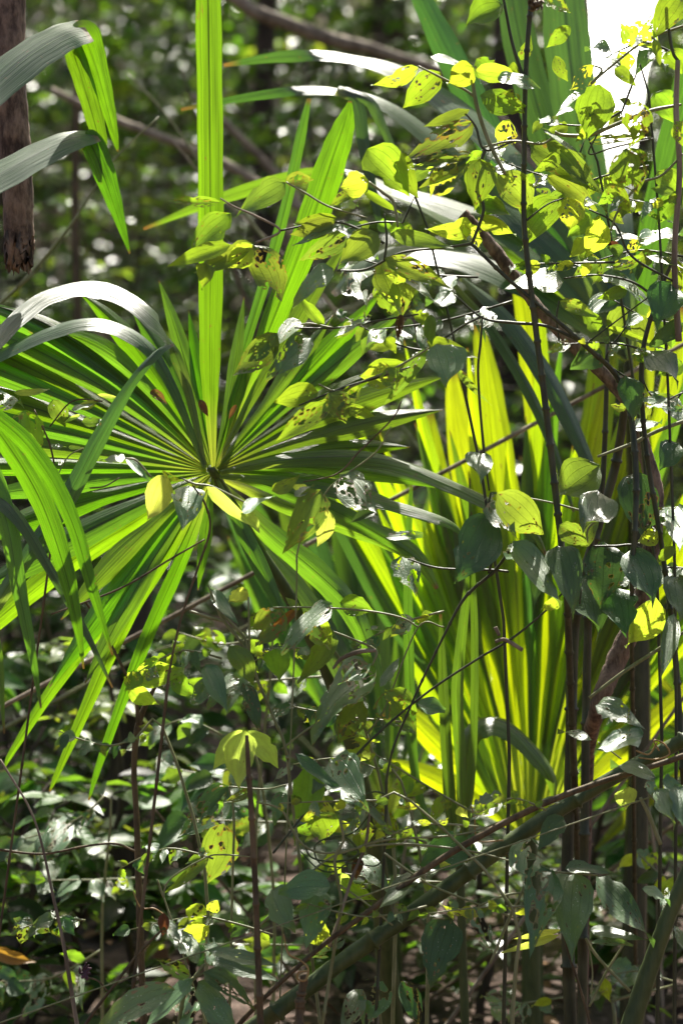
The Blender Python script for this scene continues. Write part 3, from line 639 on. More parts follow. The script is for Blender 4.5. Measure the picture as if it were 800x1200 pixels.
# ================================================================== STEMS, TRUNKS AND BRANCHES
def woody(name, label, cat, ctrl, mat, d=4.0, **k):
    o = stem(name, ctrl, M[mat], None, d, **k); o['label'] = label; o['category'] = cat; return o
woody('broken_branch', 'rough brown broken trunk end hanging down at the top left corner', 'branch', [(18, -260, 44), (14, -100, 42), (8, 60, 42), (18, 180, 38), (22, 260, 35), (22, 296, 34), (23, 309, 24)], 'bark', 4.1, seg=18, n=14, rough=.05)
bb = bpy.data.objects['broken_branch'].data; rz = random.Random(3); zmin = min(v.co.z for v in bb.vertices)
for v in bb.vertices:
    if v.co.z < zmin + .03: v.co.z += rz.uniform(-.022, .03); v.co.x += rz.uniform(-.003, .003)
woody('twisted_branch', 'brown knotted branch snaking down through the right side, broken at its top', 'branch', [(542, 250, 14, 4.2), (560, 268, 12), (585, 300, 16), (610, 335, 14), (650, 383, 15), (700, 430, 17), (738, 475, 17), (752, 520, 18), (767, 575, 19), (764, 640, 21), (750, 710, 23), (722, 775, 24), (700, 830, 20), (688, 900, 15, 4.4), (684, 1100, 13, 4.5)], 'bark', 4.2, seg=12, n=10, rough=.1, ground=True)
woody('green_pole', 'left of the pair of dark green jointed poles under the vine cluster', 'stem', [(735, 452, 9, 4.3), (722, 540, 11), (700, 620, 11), (674, 720, 13), (668, 900, 14), (664, 1050, 15), (668, 1190, 16)], 'stemd', 4.35, seg=10, knot=.14, ground=True)
woody('green_pole', 'thinner right-hand pole of the pair beneath the vine cluster', 'stem', [(712, 400, 5, 4.3), (706, 560, 7), (692, 640, 8), (688, 760, 10), (685, 950, 11), (682, 1190, 12)], 'stemd', 4.3, seg=10, knot=.16, ground=True)
woody('green_pole', 'short blurred green pole left of the dark pair, low down', 'stem', [(628, 1000, 9, 5.2), (630, 1080, 12), (631, 1190, 12)], 'stemg', 5.2, seg=10, knot=.14, ground=True)
woody('diagonal_stem', 'thick green stem slanting across the lower right corner upward', 'stem', [(930, 800, 16, 3.9), (800, 868, 17, 3.92), (700, 922, 18), (600, 985, 19), (500, 1058, 20), (400, 1128, 20), (310, 1196, 21), (150, 1310, 24, 4.1)], 'stemg', 3.95, seg=14, rough=.06, knot=.19, ground=True)
woody('diagonal_stem', 'green stem with a brown edge leaning in at the bottom right corner', 'stem', [(880, 880, 14, 3.9), (800, 1035, 18), (770, 1110, 20), (738, 1205, 24), (700, 1330, 26)], 'stemg', 3.9, seg=12, rough=.03, ground=True)
woody('brown_vine', 'thin brown vine running along the top of the thick slanting stem', 'vine', [(930, 830, 6, 3.85), (800, 886, 7), (700, 918, 7), (620, 950, 8), (520, 1005, 8), (430, 1070, 7), (370, 1115, 6), (290, 1190, 6), (200, 1300, 6)], 'twig', 3.88, seg=8, ground=True)
woody('bare_sapling', 'thin dark brown sapling stem standing at lower left, forked near the top', 'sapling', [(205, 770, 4, 4.3), (178, 812, 5), (162, 850, 8), (157, 900, 7), (160, 960, 7), (163, 1060, 8), (168, 1190, 8)], 'twig', 4.3, seg=8, rough=.05, ground=True)
woody('twig', 'side twig arching up left from the thin sapling fork', 'twig', [(60, 650, 3, 4.25), (110, 720, 3.5), (140, 775, 4), (158, 815, 5), (162, 850, 6)], 'twig', 4.28, seg=6)
woody('pale_stalk', 'pale bare stalk rising at the bottom left corner', 'stalk', [(0, 890, 3, 4.0), (40, 960, 3), (62, 1050, 4), (75, 1110, 5), (90, 1200, 6)], 'grey', 4.0, seg=6, ground=True)
woody('twig', 'curved thin dark twig lying level across the lower left', 'twig', [(-60, 985, 3, 4.2), (0, 996, 3.5), (50, 1001, 3), (100, 992, 3), (135, 989, 3), (158, 998, 3)], 'twig', 4.2, seg=6)
woody('twig', 'brown twig holding a dried flower and a curled leaf near the bottom left', 'twig', [(192, 1088, 3, 3.9), (165, 1115, 4), (130, 1160, 4), (98, 1205, 5), (60, 1280, 5)], 'twig', 3.9, seg=6, ground=True)
woody('log', 'blurred brown log lying high across the top centre', 'log', [(240, -40, 14, 8), (290, 8, 17), (340, 28, 18), (395, 48, 18), (450, 62, 14), (560, 110, 12), (660, 250, 10)], 'grey', 8, seg=10, rough=.08)
woody('fallen_branch', 'pale bare branch slanting down behind the upright palm segment', 'branch', [(60, 105, 8, 7), (130, 138, 10), (200, 165, 11), (270, 195, 11), (330, 232, 10), (380, 262, 8), (470, 330, 8)], 'grey', 7, seg=10, rough=.08)
woody('fallen_branch', 'second pale branch crossing above the first, right of the upright segment', 'branch', [(225, 110, 7, 7.4), (270, 150, 9), (320, 200, 9), (350, 240, 9), (400, 320, 8)], 'grey', 7.4, seg=10, rough=.08)
woody('leaning_tree', 'dark trunk leaning behind the thin sapling at lower left', 'trunk', [(160, 620, 36, 6.2), (158, 780, 40), (150, 900, 46), (128, 1040, 54), (105, 1180, 62)], 'bark2', 6.2, seg=14, rough=.05, ground=True)
woody('dead_sapling', 'thin brown bare sapling behind the left fan, far back', 'sapling', [(90, 100, 8, 7.2), (88, 250, 10), (92, 420, 11), (86, 560, 11), (96, 800, 14)], 'twig', 7.2, seg=8, ground=True)
# cut stalk with a curl at the bottom
t = thing('cut_stalk', 'short pale brown cut stalk at bottom centre tied round by a curling tendril', 'stalk', P(352, 1190, 3.8).xy.to_3d())
stem('stem', [(355, 1143, 8, 3.8), (356, 1150, 10), (353, 1165, 9.5), (351, 1182, 11), (350, 1200, 10)], M['twig'], t, 3.8, 10, ground=True, rough=.08, knot=.03)
stem('tendril', [(362, 1138, 2, 3.78), (350, 1140, 2.5), (349, 1148, 2.5), (358, 1149, 2.5), (361, 1136, 2), (352, 1126, 2), (338, 1118, 2), (332, 1095, 1.5)], M['tendril'], t, 3.78, 6)
# three-lobed yellow leaf
t = thing('lobed_seedling', 'upright brown stalk carrying one pale yellow three-lobed leaf', 'seedling', P(303, 1190, 3.8).xy.to_3d())
stem('stem', [(289, 862, 4, 3.8), (291, 900, 6), (295, 960, 7), (300, 1060, 7), (305, 1195, 8)], M['twig'], t, 3.8, 8, ground=True, knot=.06)
rs = R.getstate()
KIND['Q0'] = ('yellow', (0, -1, .02), .03, .05)
for q in ((289, 856, 249, 903, 26, 'Q0', 3.86), (288, 857, 280, 925, 36, 'Q0', 3.8), (289, 856, 326, 903, 27, 'Q0', 3.86)): leaf(t, *q, name='leaf_lobe')

# ================================================================== LEAFY VINES AND SAPLINGS
def plant(name, label, cat, base, leaves, twigs, d=3.95, mat='stemd', tooth=0):
    t = thing(name, label, cat, P(*base, d).xy.to_3d() if True else None)
    for L in leaves:
        leaf(t, *L[:6], d=(L[6] if len(L) > 6 else d), tooth=tooth)
    for k, tw in enumerate(twigs):
        m = mat
        if isinstance(tw, tuple): m, tw = tw
        stem('stem' if k == 0 else 'twig', tw, M[m], t, d, 6, 8, ground=(k == 0), knot=.05 if k == 0 else 0)
    return t

plant('vine', 'climbing vine on a straight green stem at upper right, bright holed leaves above', 'vine', (665, 1190), [
 (590, 5, 545, 30, 36, 'y'), (640, -2, 668, 14, 20, 'y'), (595, 78, 608, 84, 20, 'y'), (583, 92, 632, 95, 20, 'h'), (582, 112, 615, 132, 28, 'y'),
 (597, 140, 585, 172, 28, 'Y'), (695, 75, 670, 106, 26, 'Y'), (702, 98, 690, 162, 46, 'y'), (680, 110, 645, 136, 13, 'g'), (718, 114, 686, 140, 17, 'g'),
 (672, 127, 645, 139, 8, 'g'), (748, 118, 738, 172, 38, 'y'), (766, 108, 790, 142, 32, 'y'), (790, 142, 806, 172, 24, 'y'), (762, 30, 742, 56, 36, 'Y'),
 (776, 18, 750, 36, 14, 'o'), (796, -6, 772, 42, 34, 'y'), (766, 45, 776, 80, 11, 'y'), (622, 168, 708, 232, 38, 'o'), (640, 165, 690, 220, 22, 'o'),
 (635, 150, 684, 187, 9, 'h'), (690, 166, 766, 160, 11, 'o'), (735, 172, 748, 228, 46, 'y'), (582, 203, 624, 250, 40, 'o'), (655, 232, 614, 288, 38, 'y'),
 (664, 230, 668, 268, 32, 'Y'), (684, 240, 712, 240, 17, 'g'), (702, 252, 690, 304, 32, 'Y'), (682, 278, 670, 302, 18, 'Y'), (692, 250, 665, 277, 24, 'y'),
 (714, 250, 732, 262, 13, 'y'), (640, 205, 700, 245, 24, 'o'), (770, 200, 800, 240, 30, 'y'), (560, 255, 605, 275, 20, 'Y'), (610, 70, 622, 40, 14, 'y'),
 (668, 30, 640, 55, 18, 'y'), (650, 65, 665, 95, 16, 'y'), (730, 215, 700, 240, 22, 'y'), (612, 230, 640, 262, 24, 'y'), (708, 205, 740, 250, 22, 'y'),
 (780, 60, 800, 85, 26, 'y'), (720, 80, 745, 100, 16, 'y'), (655, 180, 625, 200, 18, 'y'), (560, 235, 600, 250, 22, 'y'), (798, 225, 770, 262, 24, 'y')],
 [[(626, -60, 5), (622, 0, 6), (616, 80, 6), (614, 170, 6), (614, 260, 6.5), (622, 340, 7), (632, 420, 7.5), (642, 500, 8), (652, 590, 8), (664, 700, 8), (668, 800, 9, 4.1)],
  [(586, -20, 3), (592, 10, 3.5), (600, 50, 4), (613, 92, 5)], ('stemp', [(798, 122, 3), (760, 130, 5), (720, 146, 5), (690, 158, 5), (660, 158, 4), (650, 154, 3)]), ('stemp', [(652, 155, 2), (635, 168, 3), (600, 165, 3), (565, 172, 2)]),
  [(700, 156, 2), (690, 180, 2), (720, 172, 2), (765, 162, 1.5)], ('stemp', [(695, 76, 2), (705, 82, 3), (692, 98, 3), (715, 78, 3), (760, 45, 3), (830, 20, 3)]),
  [(781, -30, 4), (783, 30, 4), (788, 60, 4), (795, 72, 4)], ('grey', [(794, 70, 6), (792, 130, 7), (796, 200, 7), (790, 300, 7), (795, 400, 8)]), ('stemp', [(800, 180, 3), (775, 205, 3), (750, 215, 4), (725, 245, 3), (715, 270, 3)]),
  [(660, 232, 2), (640, 240, 2), (614, 260, 3)], [(690, 245, 2), (720, 262, 2.5), (740, 300, 3), (790, 330, 3)]])
plant('vine', 'sprawling dark-twigged vine over the centre top, large olive holed leaves', 'vine', (640, 1190), [
 (335, 213, 272, 251, 32, 'o'), (333, 213, 369, 208, 18, 'o'), (258, 236, 195, 235, 14, 'y'), (271, 249, 222, 296, 34, 'y'), (298, 284, 226, 318, 28, 'o'),
 (296, 286, 262, 313, 26, 'Y'), (297, 287, 329, 353, 42, 'o'), (270, 287, 196, 312, 20, 'y'), (240, 308, 235, 338, 22, 'y'), (395, 255, 341, 263, 20, 'y'),
 (392, 260, 341, 275, 24, 'o'), (397, 265, 342, 286, 9, 'g'), (407, 276, 350, 306, 26, 'o'), (390, 314, 345, 352, 22, 'h'), (442, 272, 400, 308, 36, 'o'),
 (450, 304, 472, 374, 54, 'o'), (450, 302, 532, 338, 24, 'o'), (452, 313, 512, 354, 17, 'h'), (456, 274, 532, 291, 19, 'o'), (412, 318, 430, 362, 46, 'h'),
 (435, 370, 392, 397, 14, 'h'), (440, 332, 468, 376, 30, 'Y'), (535, 350, 498, 352, 25, 'h'), (497, 355, 480, 375, 18, 'h'), (505, 368, 506, 406, 15, 'o'),
 (512, 403, 520, 452, 48, 'h'), (502, 408, 452, 474, 18, 'o'), (533, 428, 574, 477, 9, 'o'), (490, 78, 432, 101, 19, 'Y'), (516, 84, 470, 124, 32, 'y'),
 (554, 78, 524, 97, 30, 'Y'), (504, 66, 552, 74, 10, 'g'), (557, 82, 612, 88, 22, 'Y'), (558, 68, 582, 96, 28, 'y'), (562, 111, 616, 124, 30, 'y'),
 (550, 128, 495, 146, 15, 'o'), (555, 142, 473, 192, 32, 'o'), (554, 180, 480, 196, 20, 'o'), (547, 186, 490, 218, 18, 'o'), (430, 174, 480, 230, 46, 'y'),
 (432, 212, 398, 220, 30, 'Y'), (432, 216, 384, 243, 14, 'o'), (536, 190, 504, 233, 32, 'Y'), (561, 186, 556, 243, 38, 'y'), (553, 262, 500, 272, 24, 'Y'),
 (545, 262, 560, 290, 22, 'Y'), (399, 243, 420, 235, 16, 'h'), (425, 222, 470, 250, 10, 'y'), (380, 380, 350, 345, 14, 'y'), (470, 178, 490, 232, 26, 'y'), (410, 225, 385, 240, 14, 'y'), (475, 330, 450, 320, 16, 'Y'), (556, 240, 590, 246, 24, 'y'), (500, 400, 560, 420, 20, 'y')],
 [[(552, 285, 4), (590, 322, 5), (622, 350, 5), (680, 400, 6), (730, 455, 7, 4.0), (745, 560, 8), (740, 700, 6), (742, 900, 6, 4.3)], [(568, 175, 4), (560, 202, 4), (563, 228, 4), (566, 248, 4), (553, 285, 4)], [(545, 132, 2), (557, 148, 3), (568, 175, 3), (600, 166, 2)],
  [(553, 285, 4), (520, 290, 3), (470, 296, 3), (430, 315, 3), (395, 317, 2)], [(450, 250, 2), (453, 280, 3), (450, 305, 3)], ('stemp', [(553, 80, 3), (556, 112, 5), (565, 145, 5), (577, 175, 5), (592, 204, 4)]),
  ('stemp', [(490, 77, 2), (520, 92, 3), (545, 105, 3), (557, 114, 4)]), ('stemp', [(432, 213, 3), (448, 225, 4), (461, 237, 4), (466, 266, 3)]), ('grey', [(258, 232, 2), (275, 242, 2), (300, 253, 3), (328, 270, 3), (300, 284, 3)]),
  [(328, 270, 2.5), (370, 262, 2.5), (405, 262, 3), (450, 285, 3)], ('stemp', [(335, 213, 2), (358, 226, 2.5), (386, 242, 2.5), (430, 255, 2)]), [(532, 345, 2), (565, 372, 3), (600, 378, 4), (640, 382, 4), (680, 400, 4)], [(515, 400, 2.5), (545, 380, 3), (566, 370, 3)],
  [(345, 384, 2), (395, 384, 2.5), (440, 376, 2.5), (490, 368, 2)], [(350, 475, 2), (400, 455, 3), (450, 440, 3), (480, 430, 2)], [(565, 372, 2), (563, 400, 3), (560, 440, 3), (566, 520, 3), (573, 575, 2)]])
plant('vine', 'low-hung twig of the centre with mixed holed leaves over the fan segments', 'vine', (560, 1190), [
 (373, 460, 321, 470, 28, 'y'), (390, 470, 325, 515, 26, 'y'), (385, 460, 405, 495, 32, 'o'), (405, 475, 440, 488, 16, 'y'), (460, 440, 420, 440, 30, 'Y'), (455, 430, 462, 458, 34, 'y'), (430, 430, 480, 425, 18, 'y'), (398, 467, 425, 452, 22, 'y'),
 (352, 376, 322, 410, 22, 'g'), (365, 395, 315, 440, 30, 'h'), (325, 390, 272, 440, 34, 'o'), (315, 400, 285, 425, 20, 'o')],
 [[(458, 500, 1.5), (440, 530, 2), (400, 560, 2), (380, 580, 2), (350, 640, 2), (345, 760, 2)], [(373, 450, 2), (395, 458, 3), (430, 445, 3), (465, 430, 3), (515, 400, 2)], [(390, 384, 2), (365, 379, 2), (352, 380, 2)]], mat='stemp')
plant('sapling', 'leafy vine draped at the right edge with large silver-grey leaves', 'vine', (800, 1190), [
 (660, 330, 591, 333, 32, 'h'), (704, 322, 766, 360, 22, 'h'), (655, 352, 702, 372, 17, 'o'), (710, 383, 792, 410, 11, 'y'), (786, 332, 768, 382, 46, 'd'), (746, 302, 745, 326, 16, 'd'),
 (757, 410, 787, 452, 42, 'h'), (708, 276, 754, 282, 18, 'g'), (748, 284, 806, 266, 26, 'g'), (754, 300, 710, 312, 16, 'y'), (756, 300, 806, 322, 10, 'g'), (705, 412, 668, 428, 30, 'd'), (733, 440, 739, 486, 32, 'd'),
 (745, 553, 748, 630, 46, 'd'), (795, 592, 782, 642, 36, 'g'), (770, 622, 748, 636, 20, 'Y'), (768, 700, 738, 765, 42, 'Y'), (795, 675, 790, 724, 42, 'h'), (790, 720, 765, 784, 20, 'h'), (790, 640, 770, 660, 14, 'y'),
 (700, 388, 680, 360, 20, 'y'), (735, 340, 700, 350, 16, 'y'), (778, 300, 800, 350, 26, 'y'), (760, 240, 790, 262, 18, 'y'), (800, 380, 760, 398, 20, 'd'), (740, 500, 780, 490, 18, 'g'), (750, 470, 800, 478, 18, 'g'), (800, 425, 770, 440, 22, 'y'), (795, 520, 770, 548, 26, 'd')],
 [[(790, 300, 4), (770, 350, 5), (752, 420, 6), (756, 520, 6), (775, 640, 6), (790, 760, 7), (800, 900, 8)], [(660, 326, 2), (700, 322, 2), (740, 330, 3), (770, 350, 3)], [(735, 380, 2), (710, 420, 3), (733, 442, 2)], ('stemp', [(805, 492, 5), (770, 505, 5), (740, 520, 5), (700, 535, 3)]),
  ('stemp', [(810, 735, 4), (765, 765, 5), (730, 788, 5), (690, 818, 4)]), [(655, 352, 2), (652, 372, 2.5), (655, 400, 2)], [(690, 400, 2), (730, 370, 2), (770, 340, 2)], [(757, 412, 2), (752, 440, 2), (770, 470, 2), (800, 460, 2)]], d=4.0)
plant('sapling', 'cluster of big dull-green leaves hanging in front of the glowing fan', 'sapling', (600, 1190), [
 (568, 531, 560, 560, 32, 'h'), (576, 577, 602, 628, 32, 'h'), (582, 577, 640, 626, 44, 'o'), (577, 603, 530, 677, 54, 'd'), (600, 636, 652, 706, 36, 'h'), (598, 636, 612, 668, 40, 'h'), (700, 576, 679, 618, 48, 'h'), (702, 545, 652, 582, 52, 'o', 4.1),
 (652, 640, 668, 706, 42, 'd'), (708, 635, 702, 708, 50, 'd'), (738, 643, 757, 704, 46, 'd'), (688, 672, 697, 734, 54, 'd', 4.0), (722, 688, 729, 742, 42, 'd'), (656, 700, 634, 716, 17, 'Y'), (470, 652, 486, 697, 34, 'h'), (452, 630, 496, 625, 9, 'g'), (680, 640, 705, 600, 20, 'o'),
 (655, 615, 690, 640, 26, 'o'), (640, 655, 625, 700, 24, 'd')],
 [[(600, 640, 3), (580, 668, 4), (545, 700, 4), (520, 745, 3), (480, 830, 3), (455, 900, 3), (450, 1000, 4)], [(478, 655, 2), (505, 664, 2.5), (530, 667, 2.5), (575, 668, 3), (596, 670, 3)], [(575, 577, 2), (572, 600, 3), (580, 640, 3), (572, 672, 3)], ('stemp', [(610, 582, 2), (650, 590, 2.5), (690, 600, 3), (715, 596, 4), (690, 618, 3), (688, 636, 2)]),
  [(320, 1000, 3, 3.9), (360, 950, 3), (400, 905, 3.5), (440, 862, 3), (500, 812, 3), (560, 772, 3), (600, 748, 3), (640, 715, 2.5), (672, 682, 2), (680, 690, 2), (679, 708, 2)], ('grey', [(580, 752, 4), (592, 750, 5), (612, 762, 5)]), ('grey', [(580, 735, 5), (585, 745, 4)]), [(695, 640, 2), (720, 640, 3), (745, 640, 3), (770, 660, 2)]])
plant('seedling', 'slender vine tip with small white and lemon leaves before the left fan hub', 'vine', (200, 1190), [
 (147, 537, 117, 536, 12, 'g'), (147, 537, 178, 562, 8, 'h'), (196, 556, 168, 612, 34, 'Q'), (190, 551, 213, 568, 8, 'Y'), (222, 570, 218, 610, 38, 'g'), (242, 570, 302, 622, 15, 'Q'), (282, 602, 320, 576, 15, 'g'), (288, 600, 304, 626, 14, 'Q'), (318, 575, 352, 556, 16, 'y'), (345, 582, 367, 562, 12, 'g'),
 (376, 574, 332, 646, 40, 'o'), (384, 597, 371, 644, 22, 'Q'), (398, 556, 442, 602, 42, 'h'), (360, 572, 340, 568, 10, 'Q'), (280, 692, 268, 706, 15, 'Q'), (440, 600, 410, 612, 12, 'd')],
 [[(225, 568, 2), (240, 590, 3), (246, 620, 3), (232, 665, 3), (212, 725, 3), (198, 790, 3), (190, 860, 4)], ('stemp', [(147, 537, 2), (160, 540, 3), (178, 560, 2)]), ('stemp', [(212, 560, 2), (228, 567, 3), (250, 571, 3), (290, 590, 2)]), [(140, 560, 1.5), (122, 570, 2), (105, 572, 2)], [(240, 632, 2), (200, 655, 2.5), (140, 690, 2.5), (60, 720, 2)],
  [(355, 565, 1.5), (395, 555, 2), (420, 530, 2), (460, 490, 2), (470, 470, 2)]], d=3.9, mat='twig')
plant('seedling', 'small blurred vine with yellow-green leaves at the left edge over the fan', 'vine', (60, 1190), [
 (30, 480, 36, 540, 42, 'y', 4.05), (-6, 472, 26, 470, 32, 'h'), (16, 460, 58, 457, 8, 'Q'), (62, 468, 74, 502, 22, 'o'), (92, 478, 118, 468, 10, 'Q'), (94, 486, 74, 496, 5, 'Q'), (96, 494, 122, 492, 12, 'o'), (58, 523, 78, 522, 7, 'g'), (80, 524, 98, 525, 5, 'Q'), (40, 540, 55, 552, 14, 'Q'), (68, 545, 76, 538, 5, 'g'), (114, 462, 140, 466, 5, 'Q'), (84, 480, 112, 470, 8, 'g')],
 [[(40, 480, 2), (58, 520, 2.5), (66, 560, 2.5), (68, 580, 3), (60, 640, 3)], [(58, 500, 2), (85, 470, 2), (120, 470, 2)], ('stemp', [(66, 560, 1.5), (80, 535, 1.5), (98, 525, 1.5)])], d=4.05, mat='twig')
plant('vine', 'pale-stemmed vine at centre with an orange withered leaf and mixed green leaves', 'vine', (340, 1190), [
 (290, 692, 270, 706, 17, 'Q'), (330, 713, 298, 758, 38, 'o'), (350, 711, 303, 757, 13, 'W'), (389, 708, 330, 761, 22, 'h'), (357, 716, 386, 764, 30, 'y'), (390, 738, 350, 807, 25, 'o'), (398, 706, 437, 716, 27, 'y'), (441, 788, 364, 840, 34, 'g'), (436, 778, 396, 800, 18, 'g'), (322, 760, 326, 800, 30, 'y'),
 (268, 757, 298, 802, 26, 'o'), (246, 690, 281, 727, 15, 'h'), (281, 796, 244, 822, 17, 'g'), (284, 800, 308, 846, 20, 'd'), (240, 780, 270, 820, 24, 'h'), (245, 800, 225, 820, 20, 'h'), (425, 822, 396, 874, 34, 'o'), (450, 810, 487, 862, 46, 'y'), (421, 860, 433, 897, 40, 'Y'), (488, 825, 522, 832, 15, 'h'), (350, 715, 335, 700, 10, 'y'),
 (160, 785, 215, 790, 30, 'Y', 4.15), (150, 800, 185, 830, 24, 'Y', 4.15), (205, 790, 232, 818, 22, 'y', 4.15), (145, 800, 175, 790, 20, 'Y', 4.15), (445, 805, 470, 770, 12, 'h'), (310, 720, 290, 740, 20, 'y')],
 [[(244, 686, 2), (260, 724, 4), (288, 760, 4), (303, 800, 4), (320, 840, 4), (335, 880, 4), (345, 960, 4)], ('stemp', [(222, 716, 3), (250, 725, 4), (262, 728, 4)]), ('stemp', [(260, 720, 3), (285, 745, 4), (292, 765, 3), (291, 700, 2)]), ('stemp', [(320, 712, 2), (370, 712, 2.5), (430, 716, 2.5), (470, 724, 2.5), (490, 735, 2)]),
  ('stemp', [(390, 740, 2), (410, 748, 3), (440, 762, 3), (436, 780, 2)]), ('grey', [(440, 762, 5), (420, 764, 6), (400, 772, 5), (390, 784, 3)]), ('stemp', [(330, 878, 3), (360, 855, 3), (400, 830, 3), (440, 800, 2)]), [(430, 860, 2), (445, 840, 2.5), (455, 820, 2), (490, 735, 2), (520, 735, 2)]], d=4.0, mat='stemp')
plant('vine', 'tangled tendrils with pale broad leaves above the slanting stem, low centre', 'vine', (420, 1190), [
 (362, 898, 346, 962, 38, 'y'), (388, 890, 430, 934, 46, 'h'), (346, 883, 409, 926, 13, 'd'), (345, 930, 398, 975, 42, 'Y', 4.1), (372, 952, 380, 992, 38, 'y', 4.05), (412, 932, 457, 967, 11, 'h'), (387, 1040, 328, 1036, 26, 'h'), (318, 1044, 347, 1078, 32, 'h'), (378, 1040, 362, 1092, 36, 'h'), (368, 1075, 386, 1118, 30, 'Y'),
 (494, 1024, 439, 1053, 18, 'g'), (492, 944, 464, 950, 10, 'Y'), (552, 988, 491, 1012, 42, 'd'), (590, 934, 544, 944, 28, 'h'), (515, 1012, 532, 1018, 10, 'Q'), (400, 1030, 440, 1060, 20, 'y', 4.1), (430, 960, 420, 1000, 26, 'y', 4.1), (400, 1000, 360, 1030, 30, 'Y', 4.1), (440, 945, 470, 985, 24, 'y', 4.1), (420, 1005, 455, 1040, 26, 'h', 4.1),
 (430, 950, 412, 962, 16, 'g'), (335, 930, 320, 960, 18, 'h', 4.1), (385, 900, 365, 925, 16, 'g')],
 [[(398, 960, 3), (402, 985, 4), (392, 1010, 4), (400, 1060, 4), (392, 1110, 4)], ('grey', [(433, 950, 3), (428, 990, 4), (412, 1030, 4), (396, 1080, 4), (385, 1110, 4)]), ('stemp', [(600, 958, 2.5), (540, 978, 2.5), (450, 985, 3), (400, 1000, 2)]), ('stemp', [(608, 1012, 2), (540, 996, 3), (450, 990, 3), (380, 1010, 3), (300, 1090, 3)]),
  ('stemp', [(450, 1000, 3), (500, 1035, 3), (560, 1060, 3), (608, 1078, 3)]), ('stemp', [(395, 1035, 2), (430, 1060, 2.5), (460, 1085, 2.5)]), ('stemp', [(300, 940, 2), (330, 950, 3), (350, 985, 3), (380, 1000, 3), (440, 990, 3)]),
  ('stemg', [(355, 985, 2), (365, 1005, 2.5), (395, 1010, 3), (420, 1000, 3), (400, 980, 2), (370, 990, 2), (375, 1012, 2), (405, 1018, 2)]), ('stemg', [(420, 935, 2), (440, 928, 2.5), (455, 935, 2), (440, 945, 2), (415, 975, 2), (380, 985, 2)]),
  ('stemg', [(352, 998, 2), (372, 1018, 2), (390, 1022, 2), (410, 1012, 2), (440, 1015, 2), (452, 1000, 1.5)]), ('tendril', [(590, 985, 2), (560, 985, 2), (556, 960, 2), (552, 945, 1.5)])], d=3.9, mat='stemp')
plant('vine', 'silvery holed leaves on the vine tied to the slanting stem at right', 'vine', (720, 1190), [
 (697, 827, 753, 852, 27, 'h'), (694, 868, 654, 858, 12, 'g'), (753, 862, 694, 870, 24, 'g'), (768, 912, 718, 896, 20, 'g'), (737, 922, 735, 952, 26, 'Q'), (776, 915, 803, 922, 18, 'h'), (770, 925, 786, 962, 28, 'h'), (757, 915, 770, 930, 16, 'h'), (790, 920, 800, 960, 22, 'h')],
 [[(760, 930, 2), (770, 945, 4), (745, 940, 2)], ('stemp', [(750, 935, 4), (760, 955, 5), (774, 990, 5)]), ('tendril', [(772, 880, 2), (766, 868, 2), (778, 872, 2), (784, 884, 2), (768, 890, 2), (748, 888, 1.5)]), ('tendril', [(770, 870, 2), (760, 884, 2), (745, 880, 2)]), [(700, 870, 2), (715, 880, 2), (728, 890, 2)]], d=3.82, mat='stemp')
plant('sapling', 'gnawed grey-green leaves below the slanting stem in front of the dark poles', 'sapling', (690, 1190), [
 (621, 982, 612, 1032, 40, 'h'), (636, 1006, 570, 1000, 9, 'g'), (662, 940, 625, 939, 10, 'h'), (660, 958, 628, 990, 24, 'd'), (646, 1020, 612, 1090, 42, 'h'), (673, 1023, 658, 1092, 46, 'h'), (698, 1027, 763, 1088, 36, 'd'), (662, 1018, 717, 1021, 12, 'h'), (528, 1078, 502, 1152, 46, 'd'), (554, 1063, 574, 1102, 24, 'h'),
 (658, 1090, 600, 1103, 9, 'Q'), (655, 1096, 588, 1121, 9, 'Q'), (690, 1090, 757, 1096, 11, 'g'), (692, 1105, 748, 1104, 8, 'h'), (752, 1042, 782, 1050, 14, 'g'), (782, 1040, 770, 1062, 10, 'h'), (675, 1075, 678, 1105, 10, 'Y'), (790, 1085, 800, 1110, 10, 'g'), (545, 1070, 515, 1062, 10, 'Y'), (540, 1066, 560, 1075, 14, 'Y')],
 [[(655, 1060, 2), (664, 1110, 3), (680, 1160, 3), (700, 1230, 3)], ('stemp', [(612, 1018, 2), (650, 1022, 2.5), (700, 1026, 2.5)]), ('stemp', [(560, 1062, 2), (590, 1050, 3), (615, 1046, 3)]), ('stemp', [(614, 1040, 3), (595, 1080, 4), (574, 1130, 3)]), ('stemp', [(686, 1100, 3), (700, 1122, 4), (738, 1162, 4)]), ('stemp', [(735, 1100, 2), (710, 1140, 3), (690, 1180, 3)]), ('stemp', [(690, 1110, 2), (694, 1140, 2), (692, 1165, 2)])], d=3.88, mat='twig')
